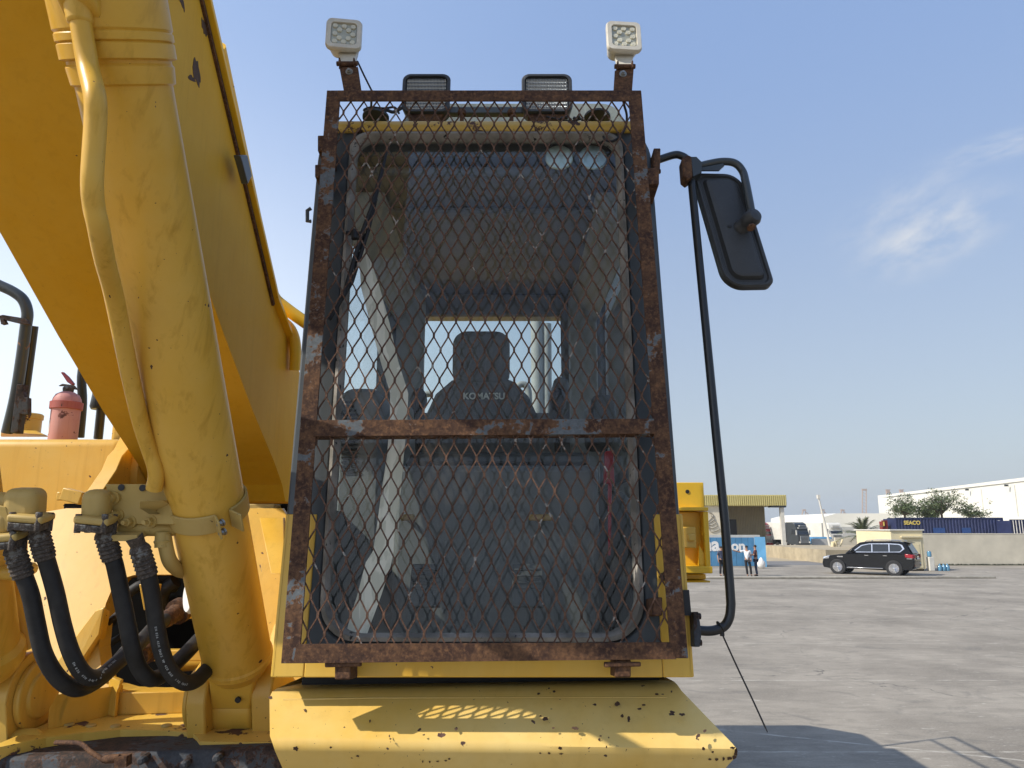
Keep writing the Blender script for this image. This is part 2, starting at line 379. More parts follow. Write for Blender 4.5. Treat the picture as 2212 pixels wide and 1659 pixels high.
def rrect(u0, v0, u1, v1, r, seg=6):                      # rounded rectangle in (u, v); r may be 4 radii bl br tr tl
    rs = r if isinstance(r, (list, tuple)) else [r] * 4; o = []
    for (cx, cy, a0), q in zip(((u0, v0, 180), (u1, v0, 270), (u1, v1, 0), (u0, v1, 90)), rs):
        sx = 1 if cx == u0 else -1; sy = 1 if cy == v0 else -1
        for k in range(seg + 1):
            a = math.radians(a0 + 90 * k / seg); o.append((cx + sx * q + q * math.cos(a), cy + sy * q + q * math.sin(a)))
    return o
def quadmap(pts, c):                                      # unit square points -> bilinear quad bl br tr tl
    return [(1 - x) * (1 - y) * c[0] + x * (1 - y) * c[1] + x * y * c[2] + (1 - x) * y * c[3] for x, y in pts]
def text(name, body, m, origin, xdir, ydir, size, parent=None, bold=0, ext=.002, align='LEFT'):
    cu = bpy.data.curves.new(name, 'FONT'); cu.body = body; cu.size = 1; cu.offset = bold; cu.extrude = ext / size; cu.align_x = align
    t = bpy.data.objects.new(name, cu); COL.objects.link(t); bpy.context.view_layer.update()
    me = bpy.data.meshes.new_from_object(t.evaluated_get(bpy.context.evaluated_depsgraph_get())); bpy.data.objects.remove(t)
    x = Vector(xdir).normalized(); y = Vector(ydir).normalized(); z = x.cross(y)
    Mx = Matrix(((x.x, y.x, z.x), (x.y, y.y, z.y), (x.z, y.z, z.z))) * size
    me.transform(Mx.to_4x4()); me.materials.clear(); me.materials.append(M[m])
    o = bpy.data.objects.new(name, me); COL.objects.link(o); WO[o] = Vector(origin)
    if parent is not None: o.parent = parent; o.location = Vector(origin) - WO[parent]
    else: o.location = origin
    return o
def bolt(parent, p, axis, r=.011, h=.012, m='nut', name='bolt'):
    a = Vector(axis).normalized(); b = MB(); b.tube([Vector(p) - a * .002, Vector(p) + a * h * .25], r * 1.5, 16); b.tube([Vector(p) + a * h * .25, Vector(p) + a * h], r, 6); b.tube([Vector(p) + a * h, Vector(p) + a * h * 1.7], r * .5, 10)
    return b.build(name, m, parent)
def tri_add(mb, a, b, w): pass
# ================================================================== THE EXCAVATOR
EX = thing('excavator', 'big worn yellow excavator with rusty mesh guard over its cab, filling the left and middle', 'excavator', (-1.5, 5.2, 0))
def U(px, py, n=0.0): return uv(FP(px, py, n))
def Qs(pts, n): return [Q(u, v, n) for u, v in pts]

# ---------------- cab shell
NC = -.12
(uL, vB), (uR, _) = U(588, 1463, NC), U(1495, 1455, NC)
vT = U(1047, 287, NC)[1]; vY = U(1475, 1111, NC)[1]
uTL = U(690, 296, NC)[0]; uTR = U(1405, 309, NC)[0]
outer = rrect(0, 0, 1, 1, [.03, .03, .07, .07], 8)
outer = [((uL + (uTL - uL) * y) + ((uR + (uTR - uR) * y) - (uL + (uTL - uL) * y)) * x, vB + (vT + .012 - vB) * y) for x, y in outer]
g = [U(690, 1385, NC), U(1392, 1385, NC), U(1342, 290, NC), U(760, 290, NC)]
def inset(pts, d):
    cx = sum(p[0] for p in pts) / len(pts); cy = sum(p[1] for p in pts) / len(pts); hw = max(p[0] for p in pts) - cx; hh = max(p[1] for p in pts) - cy
    return [(cx + (x - cx) * (hw - d) / hw, cy + (y - cy) * (hh - d) / hh) for x, y in pts]
def glassring(d=0.0):
    c = [Vector(p) for p in g]; w = (c[1] - c[0]).length; h = (c[3] - c[0]).length
    base = rrect(0, 0, w, h, [.10, .10, .065, .065], 8)
    pts = quadmap([(x / w, y / h) for x, y in base], c)
    return inset([tuple(p) for p in pts], d)
CAB = MB()
CAB.ring(Qs(outer, NC), Qs(glassring(-.004), NC), -PN * .05)
YR = 3.78                                                    # cab rear
ZB = Q(0, vB, NC).z; ZT = Q(0, vT, NC).z
def yfront(z): return 1.916 - (-NC) * -.99133 + (z - 2.576 - NC * .1314) * .13255 + .0
# roof, floor, rear wall with window, side walls with openings
RZ = ZT + .0
CAB.bx(uTL + .01, uTR - .01, yfront(RZ) + .05, YR, RZ - .06, RZ - .005)
wx0, wx1 = A(903, 790, YR - .1).x, A(1217, 790, YR - .1).x; wz0, wz1 = A(1060, 893, YR - .1).z, A(1060, 683, YR - .1).z
CAB.bx(uL + .01, wx0, YR - .1, YR, ZB, RZ - .062); CAB.bx(wx1, uR - .01, YR - .1, YR, ZB, RZ - .062)
CAB.bx(wx0, wx1, YR - .1, YR, ZB, wz0); CAB.bx(wx0, wx1, YR - .1, YR, wz1, RZ - .062)
def sidewall(mb, x0, x1, sill, zt, yf_off=.19, yr=3.45):
    # leaning front pillar, rear pillar, sill panel, roof rail
    def pr(poly): mb.prism([(x0, y, z) for y, z in poly], (x1 - x0, 0, 0))
    f = lambda z: yfront(z) + .051
    pr([(f(ZB), ZB), (YR - .101, ZB), (YR - .101, sill), (f(sill), sill)])
    pr([(f(sill), sill), (f(sill) + yf_off, sill), (f(zt) + yf_off * .8, zt), (f(zt), zt)])
    pr([(f(zt), zt), (YR - .101, zt), (YR - .101, RZ - .062), (f(RZ - .062), RZ - .062)])
    pr([(yr, sill), (YR - .101, sill), (YR - .101, zt), (yr, zt)])
sidewall(CAB, uL + .004, uL + .05, 2.95, 4.08, .07, 3.3); sidewall(CAB, uR - .05, uR - .004, 2.74, 4.08, .07, 3.55)
CAB.bx(uR - .045, uR - .01, yfront(3.1) + .1, 3.55, 3.07, 3.11)
cab = CAB.build('cab', 'cabgrey', EX, bevel=.006)
# yellow lower shell of the cab, wrapping its front corners
b = MB()
for s, xo in ((-1, uL), (1, uR)):
    iw = .082 if s < 0 else .076
    pts = [(xo - s * 0, vB - .0), (xo - s * iw, vB), (xo - s * iw, vY), (xo, vY)]
    b.prism(Qs(pts, NC + .004), -PN * .012)
    b.prism([Q(xo + s * .004, vB, NC + .004), Q(xo + s * .004, vY, NC + .004), Vector((xo + s * .004, YR, Q(0, vY).z)), Vector((xo + s * .004, YR, ZB))], (-s * .012, 0, 0))
vbt = U(1047, 1408, NC)[1]
b.prism(Qs([(uL + .083, vB), (uR - .077, vB), (uR - .077, vbt), (uL + .083, vbt)], NC + .0045), -PN * .012)
b.build('lower_panel', 'yel', cab, bevel=.003)
# yellow roof front rim
vr0, vr1 = U(1047, 290, NC)[1], U(1047, 259, NC)[1]
b = MB(); pr_ = [Q(0, vr0, NC + .012), Q(0, vr0 + .02, NC + .02), Q(0, vr1 - .012, NC + .012), Q(0, vr1 - .002, NC - .02)]
zr_ = pr_[-1].z; pr_ += [Vector((0, pr_[-1].y + .25, zr_ + .02)), Vector((0, 3.75, zr_ + .0)), Vector((0, 3.75, RZ)), Vector((0, yfront(RZ) + .01, RZ))]
b.prism([p + Vector((uTL + .03, 0, 0)) for p in pr_], (uTR - uTL - .05, 0, 0))
b.build('roof', 'yelchip', cab, bevel=.008)
# gasket
pg = glassring(-.001); b = MB()
pin = glassring(.021); pm = glassring(.009)
n_ = len(pg); vs = Qs(pg, NC + .001) + Qs(pg, NC + .014) + Qs(pm, NC + .018) + Qs(inset(pin, -.004), NC + .008) + Qs(pin, NC - .02)
fs = []
for r_ in range(4):
    for i in range(n_): fs.append((r_ * n_ + i, r_ * n_ + (i + 1) % n_, (r_ + 1) * n_ + (i + 1) % n_, (r_ + 1) * n_ + i))
b.add(vs, fs); b.build('window_gasket', 'gasket', cab, smooth=True)
# windscreen
b = MB(); b.prism(Qs(glassring(.02), NC - .012), -PN * .0001)
ws = MB(); pts = Qs(glassring(.018), NC - .012); ws.add(pts, [tuple(range(len(pts)))]); ws.build('windscreen', 'glass', cab)
b = MB(); b.add([(wx0, YR - .05, wz0), (wx1, YR - .05, wz0), (wx1, YR - .05, wz1), (wx0, YR - .05, wz1)], [(0, 1, 2, 3)]); b.build('rear_window', 'sideglass', cab)
for x, sl in ((uL + .03, 2.95), (uR - .03, 2.74)):
    b = MB(); b.add([(x, yfront(sl) + .11, sl), (x, 3.5, sl), (x, 3.5, 4.08), (x, yfront(4.08) + .1, 4.08)], [(0, 1, 2, 3)]); b.build('side_window', 'sideglass', cab)
# interior lining: floor, headliner, rear trim
b = MB(); b.bx(uL + .055, uR - .055, 2.12, YR - .11, ZB + .0, ZB + .04); b.build('floor', 'igd', cab)
b = MB(); b.bx(uL + .055, uR - .055, yfront(RZ) + .1, YR - .105, RZ - .10, RZ - .064); b.bx(uL + .12, uR - .12, yfront(RZ) + .35, YR - .4, RZ - .125, RZ - .1); b.build('headliner', 'ig', cab, bevel=.01)
b = MB()
for x0, x1, z0, z1 in ((uL + .055, wx0 - .0, ZB + .05, RZ - .11), (wx1, uR - .055, ZB + .05, RZ - .11), (wx0, wx1, ZB + .05, wz0 - .0), (wx0, wx1, wz1 + .0, RZ - .11)):
    b.bx(x0, x1, YR - .13, YR - .102, z0, z1)
b.build('rear_trim', 'ig', cab, bevel=.01)
b = MB()                                                     # slanted side trims along the roof
for s, x in ((1, uL + .052), (-1, uR - .052)):
    b.prism([(x, 2.45, RZ - .11), (x + s * .12, 2.45, RZ - .11), (x, 2.45, RZ - .3)], (0, 1.2, 0))
    b.prism([(x, 3.5, ZB + .1), (x + s * .13, 3.6, ZB + .1), (x + s * .13, 3.64, ZB + .1), (x, 3.64, ZB + .1)], (0, 0, 1.5))
b.build('side_trim', 'igl', cab, bevel=.01)
# sun visor band behind the top of the screen and the two round discs
b = MB(); c0 = [U(800, 375, -.28), U(1330, 375, -.28)]
b.prism(Qs([(c0[0][0], c0[0][1]), (c0[1][0], c0[1][1]), (c0[1][0], c0[1][1] + .14), (c0[0][0], c0[0][1] + .14)], -.28), -PN * .012); b.build('sun_visor', 'ig', cab, bevel=.004)
for px, col in ((1208, (.62, .68, .58)), (1281, (.5, .6, .58))):
    md = plain('pale_disc', tuple(min(1, c * 1.45) for c in col), .35, metal=.85, namp=.03); p = FP(px, 340, -.16); b = MB(); b.lathe(p, PN, [(-.004, .047), (0, .047), (.003, .044), (.004, .001)], 28); b.build('round_disc', md, cab, smooth=True)
# added pale strip: sunlight on the dusty screen, put into its colour
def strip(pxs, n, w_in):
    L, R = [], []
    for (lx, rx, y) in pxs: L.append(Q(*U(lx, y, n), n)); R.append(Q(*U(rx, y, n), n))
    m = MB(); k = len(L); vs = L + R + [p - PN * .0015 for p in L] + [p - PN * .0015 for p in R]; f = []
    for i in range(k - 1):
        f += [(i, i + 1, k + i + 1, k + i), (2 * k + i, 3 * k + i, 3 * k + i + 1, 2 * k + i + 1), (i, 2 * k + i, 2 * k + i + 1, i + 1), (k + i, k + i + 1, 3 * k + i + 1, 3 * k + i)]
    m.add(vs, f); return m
strip([(778, 786, 520), (776, 800, 560), (780, 820, 620), (800, 842, 700), (822, 860, 780), (843, 882, 850), (842, 880, 910), (836, 872, 985), (824, 866, 1060), (815, 853, 1130), (806, 850, 1190), (790, 846, 1215), (772, 824, 1285), (752, 800, 1350), (745, 790, 1378)], NC - .008, 0).build('sunlit_dust_strip', 'sunlit_dust', cab)
text('glass_mark', 'LAMINATED\n43R-001711', 'black', Q(*U(760, 1300, NC - .01), NC - .01), PU, PV, .0085, cab, ext=.0002)

# ---------------- seat, consoles, levers
seat = MB()
sy = 3.05
def pil(mb, x0, x1, y0, y1, z0, z1, r=.05, seg=6):          # cushion: rounded front outline
    mb.prism([(x, y0, z) for x, z in rrect(x0, z0, x1, z1, r, seg)], (0, y1 - y0, 0))
sx = A(1040, 857, sy).x; zh0, zh1 = A(1040, 815, sy).z, A(1040, 713, sy).z
bk = [(A(925, 893, sy).x - .02, A(925, 905, sy).z), (A(940, 850, sy).x, A(940, 850, sy).z), (A(975, 820, sy).x, A(975, 820, sy).z), (A(1000, 813, sy).x, zh0), (A(1080, 813, sy).x, zh0), (A(1108, 820, sy).x, A(1108, 820, sy).z), (A(1142, 855, sy).x, A(1142, 855, sy).z), (A(1165, 905, sy).x, A(1165, 905, sy).z), (A(1170, 1000, sy).x, 2.95), (A(910, 1000, sy).x, 2.95)]
seat.prism([(x, sy, z) for x, z in bk], (0, .14, 0)); seat_o = seat.build('seat', 'seat', cab, bevel=.02, bseg=3)
b = MB(); pil(b, A(975, 900, sy).x, A(1101, 900, sy).x, sy - .01, sy + .11, zh0 - .03, zh1, .06); b.build('headrest', 'seat', EX, bevel=.03, bseg=3)
b = MB(); pil(b, sx - .27, sx + .25, 2.62, 3.06, 2.86, 2.99, .05); b.build('seat_cushion', 'seat', EX, bevel=.03, bseg=3)
b = MB(); b.bx(sx - .22, sx + .2, 2.7, 3.1, ZB + .045, 2.86); b.build('seat_base', 'igd', EX, bevel=.02)
p = A(1000, 862, sy - .004); text('seat_lettering', 'KOMATSU', 'letter', p, (1, 0, 0), (0, 0, 1), (A(1083, 862, sy).x - p.x) / 4.55 * 1.06, EX, bold=.03)
b = MB(); pil(b, A(730, 900, 2.5).x, A(826, 900, 2.5).x, 2.5, 2.9, ZB + .05, A(780, 838, 2.5).z, .05); con = b.build('side_console', 'ig', EX, bevel=.015)
b = MB()
for i in range(17):
    yy = 868 + i * 9.3; w0 = 738 + (0 if i > 3 else (3 - i) * 2); w1 = 775 - (max(0, 3 - i)) * 6
    a0, a1 = A(w0, yy, 2.497), A(w1, yy, 2.497); b.box(((a0.x + a1.x) / 2, 2.497, a0.z), (a1.x - a0.x, .006, .007))
b.build('vent_slots', 'black', con)
b = MB(); pil(b, A(1190, 900, 2.9).x, A(1222, 900, 2.9).x, 2.7, 3.1, A(1200, 905, 2.9).z, A(1200, 835, 2.9).z, .025); b.build('armrest', 'igd', EX, bevel=.01)
b = MB(); pil(b, A(1270, 900, 2.6).x, uR - .055, 2.6, 3.3, ZB + .05, A(1300, 1060, 2.6).z, .05); b.build('door_console', 'igd', EX, bevel=.015)
b = MB(); b.prism([A(1308, 975, 2.3), A(1325, 972, 2.3), A(1328, 1045, 2.3), A(1305, 1045, 2.3)], (0, .03, 0)); b.prism([A(1313, 1045, 2.3), A(1322, 1045, 2.3), A(1320, 1200, 2.3), A(1314, 1200, 2.3)], (0, .005, 0)); b.build('seat_belt', 'red', EX, bevel=.004)
b = MB(); pil(b, A(1278, 900, 2.9).x, A(1332, 900, 2.9).x, 2.9, 3.2, A(1300, 960, 2.9).z, A(1300, 852, 2.9).z, .03); b.build('armrest', 'igd', EX, bevel=.01)
b = MB(); b.bx(A(905, 900, 2.55).x, A(1270, 900, 2.55).x, 2.53, 2.6, A(1100, 1003, 2.55).z, A(1100, 978, 2.55).z); b.build('dashboard_bar', 'igd', EX, bevel=.01)
b = MB(); b.bx(A(935, 900, 2.35).x - .12, A(1210, 900, 2.35).x + .12, 2.36, 2.5, ZB + .04, A(1100, 1010, 2.45).z); b.build('knee_panel', 'ig', EX, bevel=.02)
for px in (865, 1142):
    b = MB(); a0, a1 = A(px, 1118, 2.3), A(px + (30 if px < 900 else 52), 1118, 2.3); b.box(((a0.x + a1.x) / 2, 2.3, a0.z), (a1.x - a0.x, .03, .02)); b.tube([((a0.x + a1.x) / 2, 2.3, a0.z), ((a0.x + a1.x) / 2, 2.37, a0.z - .01)], .008); b.build('pedal_grip', 'orangedark', EX, bevel=.006)
for px in (900, 1120):                                       # ribbed foot pedals on the floor
    b = MB(); c0 = A(px + 20, 1265, 2.2)
    b.box(c0, (.09, .015, .13), (-.5, 0, 0))
    for k in range(6): b.box(c0 + Vector((0, -.010 - .0 * k, -.045 + .018 * k)), (.08, .008, .006), (-.5, 0, 0))
    b.build('pedal', 'igd', EX, bevel=.003)
for px in (905, 1205):
    b = MB(); p0 = A(px, 1010, 2.6); b.tube([p0, p0 + Vector((0, -.03, .1)), p0 + Vector((0, -.05, .22))], [.012, .012, .02]); b.sphere(p0 + Vector((0, -.05, .23)), .03, 12, (1, 1, 1.5)); b.tube([p0 + Vector((0, 0, -.02 + .016 * k)) for k in range(5)], [.05, .042, .048, .036, .03]); b.build('control_lever', 'black', EX, smooth=True)
for pts_, r_ in ((smoothpath([A(1110, 900, 4.3), A(1112, 850, 4.3), A(1122, 832, 4.3), A(1135, 832, 4.3), A(1142, 850, 4.3), A(1142, 900, 4.3)], 5), .02), (smoothpath([A(905, 900, 4.3), A(907, 870, 4.3), A(918, 853, 4.3), A(935, 850, 4.3)], 5), .02), ([A(1162, 900, 4.6), A(1160, 690, 4.6)], .04), ([A(1182, 900, 4.6), A(1181, 700, 4.6)], .03)):
    b = MB(); b.tube(pts_, r_); b.build('rear_rail', 'igl', EX, smooth=True)
b = MB()                                                     # wiper
wp = [FP(838, 318, -.07), FP(822, 380, -.065), FP(806, 440, -.06)]
b.tube(wp, [.004, .007, .009]); b.tube([FP(806, 440, -.06), FP(780, 510, -.06), FP(742, 640, -.06)], .007); b.tube([FP(812, 430, -.07), FP(795, 500, -.07), FP(760, 610, -.07), FP(712, 690, -.07)], .006)
for k in range(7):
    t = k / 6; b.box(FP(803 - 35 * t, 452 + 120 * t, -.072), (.014, .008, .022), (0, .25, 0))
b.tube([FP(748, 503, -.075), FP(782, 505, -.075)], .007); b.tube([FP(766, 497, -.05), FP(766, 516, -.05)], .01)
b.build('wiper', 'black', cab, smooth=True)

# ---------------- fender and rubber seal under the cab
b = MB(); yb = Q(0, vB, NC).y
b.bx(A(652, 1470, 2.21).x, A(1424, 1470, 2.21).x, 2.21, 2.5, ZB - .09, ZB); b.build('rubber_seal', 'black', cab)
f0 = [A(640, 1466, 2.02), A(1440, 1462, 2.02)]
prof = [(1497 - 20, 2.02), (1489, 1.83), (1496, 1.795), (1508, 1.778), (1601, 1.685), (1614, 1.675), (1628, 1.678), (1700, 1.75)]
L = [A(x, y, Y) for x, y, Y in ((640, 1476, 2.26), (598, 1487, 2.13), (588, 1494, 2.10), (582, 1507, 2.085), (583, 1590, 1.965), (588, 1604, 1.955), (594, 1622, 1.958), (628, 1700, 2.03))]
R = [A(x, y, Y) for x, y, Y in ((1425, 1466, 2.26), (1456, 1472, 2.14), (1464, 1480, 2.11), (1472, 1492, 2.09), (1582, 1606, 1.965), (1592, 1618, 1.955), (1590, 1634, 1.957), (1530, 1700, 2.03))]
b = MB(); k = len(L); ns = 14
vs = []
for i in range(k):
    for j in range(ns + 1): vs.append(L[i].lerp(R[i], j / ns))
fs = [(i * (ns + 1) + j, i * (ns + 1) + j + 1, (i + 1) * (ns + 1) + j + 1, (i + 1) * (ns + 1) + j) for i in range(k - 1) for j in range(ns)]
b.add(vs, fs)
for E, s in ((L, -1), (R, 1)):                               # returns at both ends
    back = [Vector((p.x - s * .03, 2.3, p.z)) for p in E]
    b.add(E + back, [(i, i + 1, k + i + 1, k + i) for i in range(k - 1)])
fend = b.build('fender', 'yelf', EX, smooth=True, ang=50)
b = MB(); yy0 = 1.80
b.tube([A(612, 1512, 2.079), A(800, 1509, 2.082), A(1440, 1508, 2.076)], .004, 8); b.build('pressed_ridge', 'yelf', fend)
CH = [(70,272,9),(222,328,7),(222,472,12),(182,495,12),(335,465,9),(335,490,6),(545,484,9),(452,528,6),(505,375,6),(880,410,9),(1240,256,7),(1307,246,6),(1270,365,12),(1248,352,6),(1400,406,12),(1332,493,9),(1338,518,7),(1505,455,7),(1510,440,5),(1582,300,12),(1603,352,8),(1632,368,11),(1680,322,8),(1697,305,7),(1727,480,12),(1754,258,8),(1818,247,5),(1813,345,7),(1865,347,11),(1935,440,11),(1928,450,6),(1964,418,8),(1958,495,8),(1998,510,6),(1303,405,6),(1285,515,6),(1247,515,5),(590,440,5),(594,452,5),(740,435,5),(1545,447,4),(1630,476,6),(1535,488,5),(2085,492,10),(2098,515,12),(2092,532,11),(2070,538,10),(2045,540,8),(2015,543,7),(1985,542,6),(2100,500,8),(735,552,5),(765,553,5),(800,551,5),(835,548,5),(850,540,5)]
def onplane(a, b_, c, px, py, off):
    n = (b_ - a).cross(c - a).normalized(); 
    if n.y > 0: n = -n
    d = raw_dir(px, py); o = Vector((0, 0, CAM_H)); t = (a + n * off - o).dot(n) / d.dot(n); return o + d * t
cb_ = MB(); rr = random.Random(11)
for X_, Y_, r0 in CH:
    zx, zy = (1000 + X_ / 1.106) / 1.8228, (2500 + Y_ / 1.106) / 1.8228; rz_ = r0 / 1.106 / 1.8228 * .95
    T3 = (L[3], R[3], L[4]) if zy < 1597 else ((L[4], R[4], L[6]) if zy < 1612 else (L[6], R[6], L[7]))
    el_ = rr.uniform(.7, 1.5); pts = []
    for k in range(14):
        a = 2 * math.pi * k / 14; q_ = rz_ * rr.uniform(.6, 1.15); pts.append(onplane(*T3, zx + q_ * math.cos(a) * el_, zy + q_ * math.sin(a) / el_, .0012))
    cb_.add(pts, [tuple(range(14))])
cb_.build('paint_chips', 'chip', fend)
b = MB(); b.bx(uL + .02, uR - .02, 2.28, 4.6, 2.2, ZB - .05); b.build('cab_deck', 'yel', EX, bevel=.01)

# ---------------- window guard
OUT = dict(tl=U(706, 195), tr=U(1385, 195), br=U(1487, 1422), bl=U(607, 1433))
INN = dict(tl=U(733, 218), tr=U(1358, 218), br=U(1447, 1387), bl=U(650, 1391))
def bar(mb, quad, n0=0.0, th=.006): mb.prism(Qs(quad, n0), -PN * th)
gb = MB()
bar(gb, [OUT['bl'], (INN['bl'][0], OUT['bl'][1]), (INN['tl'][0] + .001, OUT['tl'][1] - .0), OUT['tl']])
gb.prism(Qs([OUT['bl'], (OUT['bl'][0] + .006, OUT['bl'][1]), (OUT['tl'][0] + .006, OUT['tl'][1]), OUT['tl']], -.006), -PN * .04)
lb = gb.build('guard_frame', 'rustpp', EX, bevel=.0012)
gb = MB()
bar(gb, [(INN['br'][0], OUT['br'][1]), OUT['br'], OUT['tr'], (INN['tr'][0], OUT['tr'][1])])
gb.prism(Qs([(OUT['br'][0] - .006, OUT['br'][1]), OUT['br'], OUT['tr'], (OUT['tr'][0] - .006, OUT['tr'][1])], -.006), -PN * .04)
gb.build('side_bar', 'rustp', lb, bevel=.0012)
gb = MB()
bar(gb, [(INN['tl'][0] - .008, INN['tl'][1]), (INN['tr'][0] + .008, INN['tr'][1]), (INN['tr'][0] + .008, OUT['tr'][1] - .001), (INN['tl'][0] - .008, OUT['tl'][1] - .001)], .0015)
gb.build('top_bar', 'rust', lb, bevel=.0012)
gb = MB()
bar(gb, [(OUT['bl'][0] + .03, U(650, 1433)[1]), (OUT['br'][0] - .03, U(1447, 1424)[1]), INN['br'], (INN['bl'][0] - .01, INN['bl'][1])], .002)
gb.prism(Qs([(OUT['bl'][0] + .03, U(650, 1433)[1]), (OUT['br'][0] - .03, U(1447, 1424)[1]), (OUT['br'][0] - .03, U(1447, 1424)[1] + .006), (OUT['bl'][0] + .03, U(650, 1433)[1] + .006)], -.004), -PN * .04)
gb.build('bottom_bar', 'rust', lb, bevel=.0012)
gb = MB()
bar(gb, [U(676, 943), U(1416, 937), U(1412, 905), U(680, 908)], .003); gb.prism(Qs([U(676, 943), U(1416, 937), U(1416, 932), U(676, 938)], -.003), -PN * .035)
gb.build('cross_bar', 'rustp', lb, bevel=.0012)
def meshpanel(vlo, vhi, ph, name):
    m = MB(); pu, pv = .0415, .0895; hw = .0018; kn = .0062
    def lim(v):
        t = (v - INN['bl'][1]) / (INN['tl'][1] - INN['bl'][1]); return INN['bl'][0] + (INN['tl'][0] - INN['bl'][0]) * t - .018, INN['br'][0] + (INN['tr'][0] - INN['br'][0]) * t + .018
    def seg(a, b_, w, n=0.0, dz=.004):
        (u0, v0), (u1, v1) = a, b_
        mv = (v0 + v1) / 2; l, r = lim(mv)
        if v1 < v0: u0, v0, u1, v1 = u1, v1, u0, v0
        if v1 < vlo or v0 > vhi: return
        if v0 < vlo: t = (vlo - v0) / (v1 - v0); u0 += (u1 - u0) * t; v0 = vlo
        if v1 > vhi: t = (vhi - v0) / (v1 - v0); u1 = u0 + (u1 - u0) * t; v1 = vhi
        if not (l < (u0 + u1) / 2 < r): return
        dx, dy = u1 - u0, v1 - v0; L_ = math.hypot(dx, dy)
        if L_ < .001: return
        px_, py_ = -dy / L_ * w, dx / L_ * w
        pts = [(u0 + px_, v0 + py_), (u0 - px_, v0 - py_), (u1 - px_, v1 - py_), (u1 + px_, v1 + py_)]
        m.prism(Qs(pts, -.008 + n), -PN * dz)
    rr = random.Random(int(vlo * 1000))
    jit = {}
    def node(i, j):
        if (i, j) not in jit: jit[(i, j)] = (ph[0] + i * pu / 2 + rr.uniform(-.0004, .0004), ph[1] + j * pv / 2 + rr.uniform(-.0006, .0006))
        return jit[(i, j)]
    for i in range(-32, 33):
        for j in range(-34, 35):
            if (i + j) % 2: continue
            u0, v0 = node(i, j)
            seg((u0, v0 - kn), (u0, v0 + kn), .0031, .0005, .005)
            for s in (-1, 1):
                u1, v1 = node(i + s, j + 1); seg((u0 + s * .0006, v0 + kn - .001), (u1 - s * .0006, v1 - kn + .001), hw, rr.uniform(-.0004, .0004))
    return m.build(name, 'rustm', lb)
meshpanel(U(1047, 925)[1], OUT['tl'][1] - .012, U(966, 786), 'mesh_panel')
meshpanel(OUT['bl'][1] + .03, U(1047, 924)[1], U(947, 953), 'mesh_panel')
# tabs and weld brackets
for x0, x1, y1 in ((723, 757, 1468), (1328, 1363, 1463)):
    b = MB()
    b.prism(Qs([U(x0, y1, -.01), U(x1, y1, -.01), U(x1, 1425, -.01), U(x0, 1425, -.01)], -.01), -PN * .09)
    b.prism(Qs([U(x0 - 22, 1442, -.003), U(x1 + 22, 1440, -.003), U(x1 + 22, 1430, -.003), U(x0 - 22, 1430, -.003)], -.003), -PN * .02)
    b.build('lower_bracket', 'rust', lb, bevel=.003)
for x0, x1, y0, y1 in ((686, 702, 292, 326), (680, 690, 355, 382), (1411, 1423, 1290, 1330), (1398, 1416, 362, 398)):
    b = MB(); b.prism(Qs([U(x0, y1, -.01), U(x1 + 8, y1, -.01), U(x1 + 8, y0, -.01), U(x0, y0, -.01)], -.01), -PN * .12); b.build('side_bracket', 'rust', lb, bevel=.003)
b = MB(); b.tube([FP(672, 450, -.13), FP(664, 455, -.13), FP(664, 478, -.13), FP(672, 478, -.13)], .006); b.build('latch', 'cabgrey', cab)

